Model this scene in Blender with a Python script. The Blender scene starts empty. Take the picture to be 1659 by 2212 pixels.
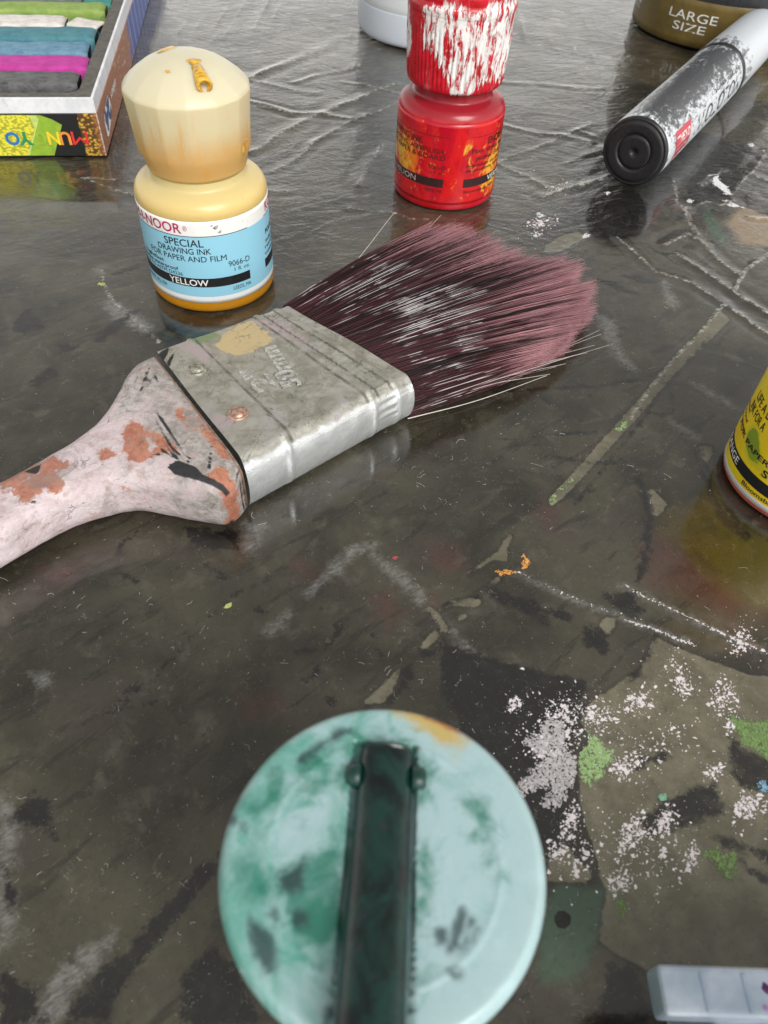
import bpy, bmesh, math, random
import numpy as np
from mathutils import Vector, Matrix

S = 0.001                      # everything below is written in millimetres
rng = np.random.default_rng(7)
random.seed(7)
scene = bpy.context.scene
col = scene.collection

# ------------------------------------------------------------------ camera
CAM_H, PITCH, ROLL = 115.0, math.radians(49.0), 0.064
cam_data = bpy.data.cameras.new('camera')
cam = bpy.data.objects.new('camera', cam_data)
col.objects.link(cam)
fwd = Vector((0, math.cos(PITCH), -math.sin(PITCH)))
r0 = Vector((1, 0, 0)); u0 = Vector((0, math.sin(PITCH), math.cos(PITCH)))
cr = math.sqrt(1 - ROLL * ROLL)
right = cr * r0 + ROLL * u0; up = cr * u0 - ROLL * r0
mw = Matrix((right, up, -fwd)).transposed().to_4x4()
mw.translation = Vector((0, 0, CAM_H * S))
cam.matrix_world = mw
cam_data.sensor_fit = 'HORIZONTAL'
cam_data.sensor_width = 36.0
cam_data.lens = 36.0 * 1620.0 / 1659.0
cam_data.clip_start = 0.002
cam_data.clip_end = 50.0
cam_data.dof.use_dof = True
cam_data.dof.focus_distance = 0.175
cam_data.dof.aperture_fstop = cam_data.lens / 0.62
scene.camera = cam

# ------------------------------------------------------------------ sky, sun, exposure
SUN_EL, SUN_AZ = math.radians(42), math.radians(148)      # azimuth clockwise from +Y: behind the camera, to its right
world = bpy.data.worlds.new('World'); scene.world = world
world.use_nodes = True
wn = world.node_tree
bg = wn.nodes['Background']
sky = wn.nodes.new('ShaderNodeTexSky')
sky.sky_type = 'NISHITA'; sky.sun_disc = False
sky.sun_elevation = SUN_EL; sky.sun_rotation = SUN_AZ
sky.air_density = 0.85; sky.dust_density = 0.6; sky.ozone_density = 1.0
hsv = wn.nodes.new('ShaderNodeHueSaturation'); hsv.inputs['Saturation'].default_value = 0.04
wb = wn.nodes.new('ShaderNodeMix'); wb.data_type = 'RGBA'; wb.blend_type = 'MULTIPLY'      # camera white balance: a faintly warm overcast sky
wb.inputs[0].default_value = 1.0; wb.inputs[7].default_value = (1.0, .98, .93, 1)
wn.links.new(sky.outputs[0], hsv.inputs['Color'])
wn.links.new(hsv.outputs[0], wb.inputs[6])
wn.links.new(wb.outputs[2], bg.inputs['Color'])
bg.inputs['Strength'].default_value = 0.15
sun_d = bpy.data.lights.new('sun', 'SUN')
sun_d.energy = 2.05; sun_d.angle = math.radians(34); sun_d.color = (1.0, 0.98, 0.95)
sun = bpy.data.objects.new('sun', sun_d); col.objects.link(sun)
sd = Vector((math.sin(SUN_AZ) * math.cos(SUN_EL), math.cos(SUN_AZ) * math.cos(SUN_EL), math.sin(SUN_EL)))
sun.rotation_euler = sd.to_track_quat('Z', 'Y').to_euler()
scene.view_settings.view_transform = 'Standard'
scene.view_settings.look = 'None'
scene.view_settings.exposure = 0.42
scene.view_settings.gamma = 1.0
scene.cycles.use_denoising = True
scene.cycles.max_bounces = 8
scene.cycles.sample_clamp_indirect = 6.0

# ------------------------------------------------------------------ helpers: materials
class G:
    """A procedural material; sockets are passed around as values."""
    def __init__(s, name, base=(.5, .5, .5), rough=.4, metal=0.0, sss=0.0, ior=1.5):
        s.m = bpy.data.materials.new(name); s.m.use_nodes = True
        s.t = s.m.node_tree; s.b = s.t.nodes['Principled BSDF']
        s.set('Base Color', base); s.set('Roughness', rough); s.set('Metallic', metal); s.set('IOR', ior)
        if sss:
            s.set('Subsurface Weight', sss); s.set('Subsurface Radius', (1.0, .75, .5)); s.set('Subsurface Scale', .004)
    def new(s, t, **k):
        n = s.t.nodes.new(t)
        for a, v in k.items(): setattr(n, a, v)
        return n
    def put(s, sock, v):
        if isinstance(v, bpy.types.NodeSocket): s.t.links.new(v, sock)
        elif isinstance(v, (tuple, list)) and len(v) == 3 and sock.type == 'RGBA': sock.default_value = (*v, 1)
        else: sock.default_value = v
    def set(s, name, v): s.put(s.b.inputs[name], v)
    def co(s, sc=(1, 1, 1), rot=0.0, kind='Object'):
        t = s.new('ShaderNodeTexCoord'); m = s.new('ShaderNodeMapping')
        m.vector_type = 'TEXTURE'            # turn first, then stretch: grain follows the turned axis
        m.inputs['Rotation'].default_value = (0, 0, rot)
        m.inputs['Scale'].default_value = tuple(.001 / q for q in sc)
        s.t.links.new(t.outputs[kind], m.inputs['Vector'])
        return m.outputs[0]
    def noise(s, scale, detail=4, rough=.55, dist=0.0, v=None):
        n = s.new('ShaderNodeTexNoise')
        s.put(n.inputs['Vector'], v if v is not None else s.co())
        n.inputs['Scale'].default_value = scale; n.inputs['Detail'].default_value = detail
        n.inputs['Roughness'].default_value = rough; n.inputs['Distortion'].default_value = dist
        return n.outputs[0]
    def warped(s, scale, amount, sc=(1, 1, 1), rot=0.0):
        n = s.new('ShaderNodeTexNoise'); s.put(n.inputs['Vector'], s.co()); n.inputs['Scale'].default_value = scale; n.inputs['Detail'].default_value = 4
        a = s.new('ShaderNodeVectorMath', operation='MULTIPLY_ADD'); s.put(a.inputs[0], n.outputs['Color']); a.inputs[1].default_value = (amount,) * 3; s.put(a.inputs[2], s.co(sc, rot))
        return a.outputs[0]
    def voro(s, scale, feature='F1', v=None, rand=1.0):
        n = s.new('ShaderNodeTexVoronoi', feature=feature)
        s.put(n.inputs['Vector'], v if v is not None else s.co())
        n.inputs['Scale'].default_value = scale; n.inputs['Randomness'].default_value = rand
        return n.outputs[0]
    def ss(s, v, lo, hi, a=0.0, b=1.0):
        n = s.new('ShaderNodeMapRange', interpolation_type='SMOOTHSTEP')
        s.put(n.inputs[0], v)
        for i, q in enumerate((lo, hi, a, b)): n.inputs[i + 1].default_value = q
        return n.outputs[0]
    def f(s, op, a, b=0.0):
        n = s.new('ShaderNodeMath', operation=op); s.put(n.inputs[0], a); s.put(n.inputs[1], b)
        return n.outputs[0]
    def mix(s, f, a, b, mode='MIX'):
        n = s.new('ShaderNodeMix', data_type='RGBA', blend_type=mode)
        s.put(n.inputs[0], f); s.put(n.inputs[6], a); s.put(n.inputs[7], b)
        return n.outputs[2]
    def attr(s, name):
        return s.new('ShaderNodeAttribute', attribute_name=name).outputs['Fac']
    def xyz(s, v):
        n = s.new('ShaderNodeSeparateXYZ'); s.put(n.inputs[0], v); return n.outputs
    def bump(s, h, strength=.3, dist=.2, normal=None):
        n = s.new('ShaderNodeBump'); n.inputs['Strength'].default_value = strength
        n.inputs['Distance'].default_value = dist * S; s.put(n.inputs['Height'], h)
        if normal is not None: s.put(n.inputs['Normal'], normal)
        s.set('Normal', n.outputs[0]); return n.outputs[0]
    def edge(s, d, amp, scale, soft=.15, detail=5, v=None):
        """mask of a signed-distance attribute with an uneven edge"""
        n = s.noise(scale, detail, .65, v=v); n2 = s.noise(scale * 5, 4, .7, v=v)
        n = s.f('ADD', s.f('MULTIPLY', s.f('SUBTRACT', n, .5), 2 * amp), s.f('MULTIPLY', s.f('SUBTRACT', n2, .5), .9 * amp))
        return s.ss(s.f('ADD', s.attr(d), n), -soft, soft)

def plain(name, c, rough=.5, metal=0.0, var=.12, scale=.4, bump=.1, sss=0.0):
    g = G(name, c, rough, metal, sss)
    n = g.noise(scale, 6, .6)
    lo = tuple(max(0, q * (1 - var)) for q in c); hi = tuple(min(1, q * (1 + var)) for q in c)
    g.set('Base Color', g.mix(g.ss(n, .3, .7), lo, hi))
    g.set('Roughness', g.ss(g.noise(scale * 2.3, 4), .3, .7, max(.05, rough - .1), min(1, rough + .1)))
    if bump: g.bump(g.noise(scale * 5, 5), bump, .1)
    return g.m

# ------------------------------------------------------------------ helpers: meshes and things
def link_mesh(name, me, material=None, parent=None, smooth=True, kind=None):
    o = bpy.data.objects.new(name, me); col.objects.link(o)
    if material is not None: me.materials.append(material)
    if smooth and len(me.polygons): me.polygons.foreach_set('use_smooth', [True] * len(me.polygons))
    if parent is not None: o.parent = parent
    if kind: o['kind'] = kind
    me.update()
    return o

def raw(name, verts, faces, material=None, parent=None, smooth=True, kind=None, attrs=None):
    me = bpy.data.meshes.new(name)
    v = np.asarray(verts, dtype=np.float64) * S
    me.from_pydata(v.tolist(), [], [tuple(int(i) for i in f) for f in faces])
    if attrs:
        for k, a in attrs.items():
            me.attributes.new(k, 'FLOAT', 'POINT').data.foreach_set('value', np.asarray(a, dtype=np.float32).ravel())
    return link_mesh(name, me, material, parent, smooth, kind)

def quads(name, verts, f4, material=None, parent=None, smooth=True, kind=None, attrs=None):
    """fast builder for all-quad meshes"""
    v = (np.asarray(verts, dtype=np.float32) * S).reshape(-1, 3); f4 = np.asarray(f4, dtype=np.int32).reshape(-1, 4)
    me = bpy.data.meshes.new(name)
    me.vertices.add(len(v)); me.vertices.foreach_set('co', v.ravel())
    me.loops.add(f4.size); me.loops.foreach_set('vertex_index', f4.ravel())
    me.polygons.add(len(f4)); me.polygons.foreach_set('loop_start', np.arange(0, f4.size, 4, dtype=np.int32))
    me.update(calc_edges=True); me.validate()
    if attrs:
        for k, a in attrs.items():
            me.attributes.new(k, 'FLOAT', 'POINT').data.foreach_set('value', np.asarray(a, dtype=np.float32).ravel())
    return link_mesh(name, me, material, parent, smooth, kind)

def grid_faces(nu, nv, cu=False, cv=False):
    iu = np.arange(nu if cu else nu - 1); iv = np.arange(nv if cv else nv - 1)
    a, b = np.meshgrid(iu, iv, indexing='ij')
    a2, b2 = (a + 1) % nu, (b + 1) % nv
    return np.stack([a * nv + b, a2 * nv + b, a2 * nv + b2, a * nv + b2], -1).reshape(-1, 4)

def empty(name, loc, label=None, cat=None, group=None, rz=0.0):
    o = bpy.data.objects.new(name, None); col.objects.link(o)
    o.location = Vector(loc) * S; o.rotation_euler = (0, 0, rz); o.empty_display_size = .01
    if label: o['label'] = label
    if cat: o['category'] = cat
    if group: o['group'] = group
    return o

def refine(profile, step):
    out = [profile[0]]
    for a, b in zip(profile[:-1], profile[1:]):
        n = max(1, int(math.hypot(b[0] - a[0], b[1] - a[1]) / step))
        for i in range(1, n + 1): out.append((a[0] + (b[0] - a[0]) * i / n, a[1] + (b[1] - a[1]) * i / n))
    return out

def rounded(profile, it=2):
    """corner-cut a polyline profile, keeping its ends"""
    p = [np.array(q, float) for q in profile]
    for _ in range(it):
        q = [p[0]]
        for a, b in zip(p[:-1], p[1:]): q += [a * .78 + b * .22, a * .22 + b * .78]
        q.append(p[-1]); p = q
    return [tuple(v) for v in p]

def lathe(name, profile, mat, parent, n=96, rad=None, attrs=None, flat=False):
    """profile of (r, z); rad(phi, r, z) may vary the radius; attrs(phi, r, z) -> dict"""
    pr = np.array(profile, float)
    ph = np.linspace(0, 2 * np.pi, n, endpoint=False)
    R = np.repeat(pr[:, 0][:, None], n, 1); Zz = np.repeat(pr[:, 1][:, None], n, 1); P = np.repeat(ph[None], len(pr), 0)
    if rad is not None: R = rad(P, R, Zz)
    v = np.stack([R * np.cos(P), R * np.sin(P), Zz], -1).reshape(-1, 3)
    f = grid_faces(len(pr), n, False, True)[:, [0, 3, 2, 1]]
    return quads(name, v, f, mat, parent, not flat, attrs=attrs(P, R, Zz) if attrs else None)

def box(name, lo, hi, mat, parent, bevel=.0, seg=2, M=None):
    bm = bmesh.new()
    bmesh.ops.create_cube(bm, size=1.0)
    lo = np.array(lo, float); hi = np.array(hi, float)
    for v in bm.verts:
        v.co = Vector(lo + (np.array(v.co) + .5) * (hi - lo))
    if bevel: bmesh.ops.bevel(bm, geom=bm.edges[:], offset=bevel, segments=seg, profile=.6, affect='EDGES')
    for v in bm.verts:
        if M is not None: v.co = M @ v.co
        v.co *= S
    bmesh.ops.recalc_face_normals(bm, faces=bm.faces[:])
    me = bpy.data.meshes.new(name); bm.to_mesh(me); bm.free()
    return link_mesh(name, me, mat, parent, False)

def poly_plate(name, pts, z0, z1, mat, parent, f=None):
    """flat plate with thickness from an outline; f maps (x, y, z) to the final place"""
    p = np.array(pts, float); n = len(p)
    v = [(x, y, z0) for x, y in p] + [(x, y, z1) for x, y in p]
    fc = [tuple(range(n, 2 * n)), tuple(range(n - 1, -1, -1))] + [(i, (i + 1) % n, n + (i + 1) % n, n + i) for i in range(n)]
    if f: v = [f(*q) for q in v]
    return raw(name, v, fc, mat, parent, False)

def tri_fan_mesh(bm_items):
    pass

_caph = None
_broken = {}
def text_mesh(body, bold=0.0, shear=0.0, spacing=1.0):
    """letters as flat geometry: vertices scaled so that capitals are 1 high, plus faces and the total width"""
    global _caph
    def ev(s):
        cu = bpy.data.curves.new('text', 'FONT'); cu.body = s; cu.size = 1.0; cu.offset = bold; cu.shear = shear
        cu.space_character = spacing; cu.resolution_u = 3
        o = bpy.data.objects.new('text', cu); col.objects.link(o)
        dg = bpy.context.evaluated_depsgraph_get()
        me = bpy.data.meshes.new_from_object(o.evaluated_get(dg))
        v = np.array([q.co[:] for q in me.vertices]).reshape(-1, 3); f = [tuple(p.vertices) for p in me.polygons]
        bpy.data.objects.remove(o); bpy.data.curves.remove(cu); bpy.data.meshes.remove(me)
        return v, f
    if _caph is None:
        h, _ = ev('H'); _caph = h[:, 1].max()
    v, f = ev(body)
    if bold:                                              # thickening breaks a few glyphs' fill: then print the line unthickened
        keep = bold
        def area(s):
            v_, f_ = ev(s)
            return sum(abs(sum(v_[p[i - 1], 0] * v_[p[i], 1] - v_[p[i], 0] * v_[p[i - 1], 1] for i in range(len(p)))) / 2 for p in f_)
        for ch in set(body.replace(' ', '')):
            if (ch, keep) not in _broken:
                bold = keep; a1 = area(ch); bold = 0.0
                _broken[(ch, keep)] = a1 > area(ch) * (1.14 + 36 * keep)
        bold = 0.0
        if any(_broken[(ch, keep)] for ch in set(body.replace(' ', ''))): v, f = ev(body)
    v[:, :2] /= _caph
    x0 = v[:, 0].min(); v[:, 0] -= x0
    return v, f, v[:, 0].max()

def cyl_text(items, R, base, mat, parent, name='printed_line', off=.05):
    """lines of (text, phi0, phi1, z_base, cap_height, bold) printed round a cylinder, phi in degrees from the camera side"""
    for body, p0, p1, zb, h, bold in items:
        v, f, w = text_mesh(body, bold)
        a = base + np.radians(p0 + (p1 - p0) * v[:, 0] / w)
        raw(name, np.stack([(R + off) * np.cos(a), (R + off) * np.sin(a), zb + v[:, 1] * h], 1), f, mat, parent, False)

def cyl_band(name, p0, p1, z0, z1, R, base, mat, parent, off=.03):
    n = max(2, int((p1 - p0) / 3)); a = base + np.radians(np.linspace(p0, p1, n))
    v = np.stack([np.stack([(R + off) * np.cos(a), (R + off) * np.sin(a), np.full(n, z)], 1) for z in (z0, z1)])
    return quads(name, v, grid_faces(2, n)[:, [0, 3, 2, 1]], mat, parent)

def sdf(P, poly):
    """signed distance to a closed outline, positive inside; P is (N, 2)"""
    poly = np.asarray(poly, float); d = np.full(len(P), 1e9); ins = np.zeros(len(P), bool)
    for a, b in zip(poly, np.roll(poly, -1, 0)):
        e = b - a; w = P - a
        t = np.clip((w @ e) / max(e @ e, 1e-9), 0, 1)
        d = np.minimum(d, np.hypot(*(w - t[:, None] * e).T))
        c = ((a[1] > P[:, 1]) != (b[1] > P[:, 1]))
        with np.errstate(divide='ignore', invalid='ignore'):
            ins ^= c & (P[:, 0] < (b[0] - a[0]) * (P[:, 1] - a[1]) / (b[1] - a[1]) + a[0])
    return np.where(ins, d, -d)

def seg_dist(P, line):
    line = np.asarray(line, float); d = np.full(len(P), 1e9)
    for a, b in zip(line[:-1], line[1:]):
        e = b - a; w = P - a; t = np.clip((w @ e) / max(e @ e, 1e-9), 0, 1)
        d = np.minimum(d, np.hypot(*(w - t[:, None] * e).T))
    return d

def field(P, polys, strokes=(), far=-6.0):
    """union of outlines and strokes as one clamped signed distance"""
    out = np.full(len(P), far)
    def upd(shape, fn, pad):
        a = np.asarray(shape, float); lo, hi = a.min(0) - pad, a.max(0) + pad
        m = np.all((P > lo) & (P < hi), 1)
        if m.any(): out[m] = np.maximum(out[m], fn(P[m]))
    for q in polys: upd(q, lambda X, q=q: sdf(X, q), 6)
    for q, w in strokes: upd(q, lambda X, q=q, w=w: w - seg_dist(X, q), 6 + w)
    return out

def vnoise(P, scale, seed):
    """smooth value noise on the plane, about -1..1"""
    r = np.random.default_rng(seed); T = r.uniform(-1, 1, (256, 256))
    q = P / scale; i = np.floor(q).astype(int); f = q - i; f = f * f * (3 - 2 * f)
    g = lambda a, b: T[(i[:, 0] + a) % 256, (i[:, 1] + b) % 256]
    return (g(0, 0) * (1 - f[:, 0]) + g(1, 0) * f[:, 0]) * (1 - f[:, 1]) + (g(0, 1) * (1 - f[:, 0]) + g(1, 1) * f[:, 0]) * f[:, 1]

# ------------------------------------------------------------------ outlines of stains, painted reflections and sheen, folds and dabs on the table (mm)
STAIN_REFLECTION = {'bare':[[(88.5,181.4),(90.2,176.8),(68.7,150.0),(61.5,139.4),(47.3,120.4),(36.8,106.7),(34.4,104.7),(34.3,106.7),(44.1,120.1),(58.3,139.7),(68.4,154.5)],[(-1.4,57.7),(0.0,59.5),(2.1,62.0),(4.2,64.6),(4.5,64.3),(3.7,61.1),(2.3,58.3),(1.0,57.8)],[(8.1,69.7),(10.6,73.3),(11.4,71.8),(10.6,70.6),(8.3,68.4)],[(16.5,85.8),(18.0,87.4),(19.8,89.2),(22.9,91.7),(24.1,94.6),(25.7,96.6),(25.8,95.7),(24.7,92.8),(24.5,89.5),(21.7,89.5),(19.4,87.6)],[(12.1,78.2),(14.0,79.6),(17.8,80.5),(19.3,79.8),(18.4,78.5),(15.3,78.3),(13.3,78.5)],[(14.3,76.0),(16.0,76.7),(16.3,76.1),(14.9,75.0)],[(21.1,84.2),(22.5,85.8),(23.2,85.2),(21.4,83.6)],[(8.5,77.6),(9.5,78.0),(11.9,75.4),(12.9,73.5),(12.2,71.9),(11.4,73.8)],[(44.1,66.0),(40.2,62.8),(37.1,61.1),(34.7,57.0),(36.2,54.2),(33.7,50.9),(33.1,45.0),(33.3,40.7),(34.2,37.6),(34.7,32.6),(35.5,31.3),(34.3,28.2),(33.4,24.6),(36.1,23.0),(39.0,21.6),(61.4,22.8),(76.1,68.3)],[(30.2,37.2),(27.0,34.9),(26.9,31.9),(32.2,32.0),(33.8,33.0),(31.2,35.6)],[(40.6,75.8),(42.1,78.1),(43.8,77.8),(43.3,76.0),(41.8,74.0)],[(55.4,110.8),(57.2,111.4),(59.1,107.1),(56.5,103.6),(55.3,104.4)],[(70.3,126.2),(72.9,125.9),(72.7,123.7),(70.5,120.4),(69.8,122.9)],[(50.5,74.4),(53.6,72.6),(59.0,70.3),(74.8,64.3),(72.3,56.6),(44.8,65.0),(46.7,67.7)],[(43.2,210.0),(49.6,217.4),(55.6,219.8),(57.5,217.2),(53.6,213.5),(47.4,207.4),(42.3,205.7)]],'dark':[[(41.4,41.7),(45.0,43.7),(50.8,46.4),(54.5,48.0),(55.6,45.9),(54.5,43.3),(49.1,41.0),(43.2,39.1)],[(59.2,56.0),(60.7,54.1),(64.5,52.4),(70.6,51.2),(68.8,45.7),(62.9,46.9),(58.8,48.0),(57.8,50.3)],[(52.5,39.5),(55.5,39.4),(60.3,37.8),(65.9,36.5),(65.4,35.1),(59.9,36.6),(55.1,38.0)],[(56.0,36.6),(59.4,34.7),(64.6,32.6),(64.0,30.8),(58.9,33.1),(56.5,34.8)],[(43.6,53.0),(45.6,52.0),(46.8,52.9),(49.0,51.7),(46.4,50.7),(42.7,49.6)],[(34.0,22.9),(37.2,21.5),(38.7,18.9),(38.8,15.9),(38.9,11.7),(32.5,11.4),(30.1,14.9),(33.6,18.6)],[(11.7,70.2),(26.2,66.6),(36.4,64.5),(35.3,60.0),(33.0,55.1),(32.0,50.8),(32.5,46.5),(30.6,43.3),(31.2,39.9),(27.7,37.2),(25.6,30.3),(24.0,37.0),(19.5,46.7),(11.7,60.5)],[(-51.4,36.9),(-50.2,39.7),(-47.2,38.2),(-46.0,35.6),(-44.7,33.5),(-46.9,34.6),(-48.9,35.4),(-52.4,34.9),(-51.9,36.2)],[(-20.4,33.5),(-22.8,31.0),(-24.8,28.4),(-26.9,25.5),(-29.0,22.1),(-33.3,17.4),(-34.5,15.7),(-35.2,13.3),(-35.7,11.5),(-30.7,11.7),(-30.3,14.6),(-29.0,17.6),(-25.7,22.3),(-22.6,26.8),(-20.3,30.7)],[(-22.6,17.6),(-20.6,19.5),(-18.8,20.7),(-15.5,18.6),(-11.5,12.7),(-22.2,12.2)],[(-50.5,29.3),(-49.1,28.1),(-46.9,24.6),(-48.0,24.5)],[(-46.3,17.1),(-41.2,15.1),(-37.8,11.4),(-43.9,11.0)],[(-11.5,62.4),(-9.5,64.4),(-8.6,63.4),(-10.1,61.1),(-11.4,61.2)],[(-21.8,75.2),(-20.5,74.3),(-20.7,73.7),(-21.9,74.0)],[(-7.7,72.4),(-6.5,73.2),(-5.7,72.5),(-7.0,71.4)],[(-8.0,58.2),(-6.8,58.6),(-6.3,57.3),(-7.5,56.9)],[(7.6,68.5),(10.2,68.4),(11.9,71.5),(12.9,70.8),(10.6,67.6),(8.3,66.7)],[(4.5,65.0),(6.4,65.9),(7.1,63.4),(4.7,60.1),(3.5,58.0),(2.6,58.1),(4.3,61.5)],[(19.6,83.0),(26.7,80.6),(31.3,77.3),(31.1,75.3),(24.6,79.6),(20.6,81.4)],[(-95.9,158.3),(-94.3,161.8),(-87.7,153.6),(-91.8,150.9),(-95.5,152.0)],[(-74.7,148.9),(-73.3,155.2),(-69.4,161.2),(-66.5,164.9),(-69.5,154.8),(-71.8,149.9)],[(-78.9,179.3),(-72.5,185.7),(-71.5,183.9),(-77.2,178.6)],[(-84.4,132.9),(-80.8,138.8),(-78.6,136.2),(-81.7,131.2)],[(-82.8,147.3),(-77.1,147.9),(-76.6,145.0),(-81.2,145.2)],[(-56.5,161.0),(-42.7,164.2),(-44.5,160.7),(-52.7,155.0),(-58.6,156.0)],[(54.8,119.5),(55.6,111.5),(56.5,106.8),(53.6,95.5),(50.0,86.2),(48.8,86.5),(52.0,95.3),(54.3,104.3),(53.5,113.8)],[(68.7,125.5),(69.3,118.7),(70.1,112.8),(69.0,112.7),(68.1,119.6)],[(46.8,68.4),(50.7,74.8),(49.1,71.2),(45.9,66.0),(44.6,65.6)],[(41.9,82.9),(48.1,84.1),(49.5,79.7),(47.3,78.1),(44.6,80.1)],[(37.8,76.0),(41.8,74.1),(41.2,70.0),(37.3,71.4)],[(21.1,83.2),(30.3,79.7),(36.3,78.0),(35.5,76.5),(28.9,77.8),(21.0,80.5)],[(63.7,195.7),(70.9,197.0),(75.2,194.6),(72.7,192.4),(66.4,192.6)],[(54.5,194.6),(61.9,191.1),(67.5,185.3),(62.8,186.6),(55.1,191.3)],[(36.2,221.3),(41.5,229.0),(47.2,227.4),(52.4,222.2),(54.5,220.2),(48.4,217.2),(40.0,211.8)],[(57.7,256.7),(64.4,269.0),(73.3,285.4),(109.3,300.6),(131.3,284.7),(143.4,271.5),(129.3,228.5),(117.8,237.7),(106.2,248.7),(95.0,234.7),(94.1,261.8),(80.3,232.8),(72.6,219.1),(62.8,214.6),(50.0,220.8),(50.1,232.5)],[(-38.8,92.6),(-28.3,93.0),(-27.9,88.3),(-33.1,87.5),(-37.4,89.4)]],'red':[[(50.7,94.0),(55.4,97.8),(62.4,92.8),(68.6,84.2),(65.6,78.8),(57.4,83.3),(51.4,85.2)],[(-16.7,85.8),(-11.7,85.3),(-11.5,82.7),(-15.3,82.8)],[(-0.8,79.3),(2.6,80.8),(4.1,76.4),(1.9,73.1),(-0.6,75.3)],[(8.5,80.0),(11.2,80.7),(11.2,77.0),(9.5,76.8)],[(9.0,92.4),(16.3,91.6),(15.5,87.0),(11.9,85.4)],[(-62.8,80.7),(-56.7,82.0),(-56.0,77.8),(-60.8,77.9)],[(-22.5,58.1),(-15.7,58.3),(-13.4,54.8),(-20.5,53.6)],[(-71.5,153.8),(-69.3,154.1),(-69.1,151.8),(-70.5,152.0)],[(-58.2,377.2),(-55.3,380.2),(-49.6,371.5),(-50.1,362.0),(-52.2,359.4)],[(31.7,103.8),(35.5,106.9),(36.5,102.8),(33.0,98.9)]],'ochre':[[(56.1,104.9),(64.3,107.5),(69.4,109.8),(72.6,99.2),(70.0,91.8),(65.9,88.7),(61.1,93.1),(55.6,98.6)],[(-131.8,239.2),(-119.1,238.6),(-115.7,232.0),(-124.7,220.7)]],'green':[[(25.4,27.7),(28.9,32.0),(35.2,31.1),(34.8,28.2),(33.4,25.0),(30.9,21.3),(28.9,19.7),(24.6,19.4)],[(-115.9,230.9),(-108.0,229.7),(-105.9,220.0),(-114.7,218.8)],[(96.3,239.8),(99.8,240.3),(99.9,228.7),(101.3,221.6),(98.1,216.0),(96.1,221.0)],[(34.6,54.7),(37.3,54.6),(38.4,52.9),(36.0,53.3)],[(34.1,46.6),(38.1,49.0),(39.1,48.6),(36.3,45.7)]],'pale':[[(-35.5,20.4),(-34.5,21.4),(-32.9,21.3),(-33.1,19.1),(-35.4,16.0),(-37.1,11.4),(-40.7,11.2),(-39.1,15.4)],[(-54.6,38.7),(-52.6,37.3),(-50.4,34.1),(-49.2,29.6),(-50.4,29.5),(-47.8,24.5),(-45.7,21.4),(-47.1,19.3)],[(-0.2,91.9),(-1.9,92.0),(-5.1,91.0),(-7.8,88.3),(-10.2,84.1),(-12.0,81.4),(-13.8,78.7),(-13.1,78.4),(-10.7,81.9),(-7.1,85.2),(-4.9,89.0),(-1.8,90.8)],[(-16.0,74.9),(-18.1,72.7),(-19.8,70.7),(-19.6,69.5),(-18.6,69.6),(-17.2,71.6),(-15.6,74.1)],[(-2.5,89.6),(0.1,88.5),(4.5,84.8),(8.5,80.0),(9.5,78.5),(8.8,77.6),(6.7,79.9),(2.4,83.8)],[(-77.5,166.2),(-75.6,168.1),(-61.7,157.2),(-62.7,154.0),(-71.7,159.3)],[(-83.1,181.6),(-80.4,179.1),(-80.6,178.2)],[(54.9,162.5),(57.2,160.7),(60.9,152.2),(59.9,151.4),(56.5,155.8)],[(64.8,134.6),(71.0,129.0),(69.9,127.8),(65.8,131.9)],[(73.5,148.9),(80.3,143.3),(82.7,138.7),(79.6,140.8),(74.1,146.4)],[(74.7,194.5),(76.5,195.7),(76.4,190.0),(77.2,183.7),(75.9,180.0),(74.0,183.3)],[(53.5,175.7),(58.1,172.8),(58.0,159.9),(59.8,154.0),(57.0,153.7),(54.3,164.2)],[(-57.2,59.1),(-54.7,59.3),(-53.6,57.6),(-55.1,56.8)],[(-27.2,95.0),(-23.8,94.3),(-24.2,87.7),(-26.4,88.0)]],'tan':[[(111.6,244.8),(117.6,253.9),(124.0,259.1),(136.8,260.8),(123.5,219.1),(112.1,217.7),(104.2,218.4),(103.7,227.4),(102.3,230.9)],[(123.6,270.2),(128.8,275.6),(138.7,266.6),(127.2,254.1)]]}
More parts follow.
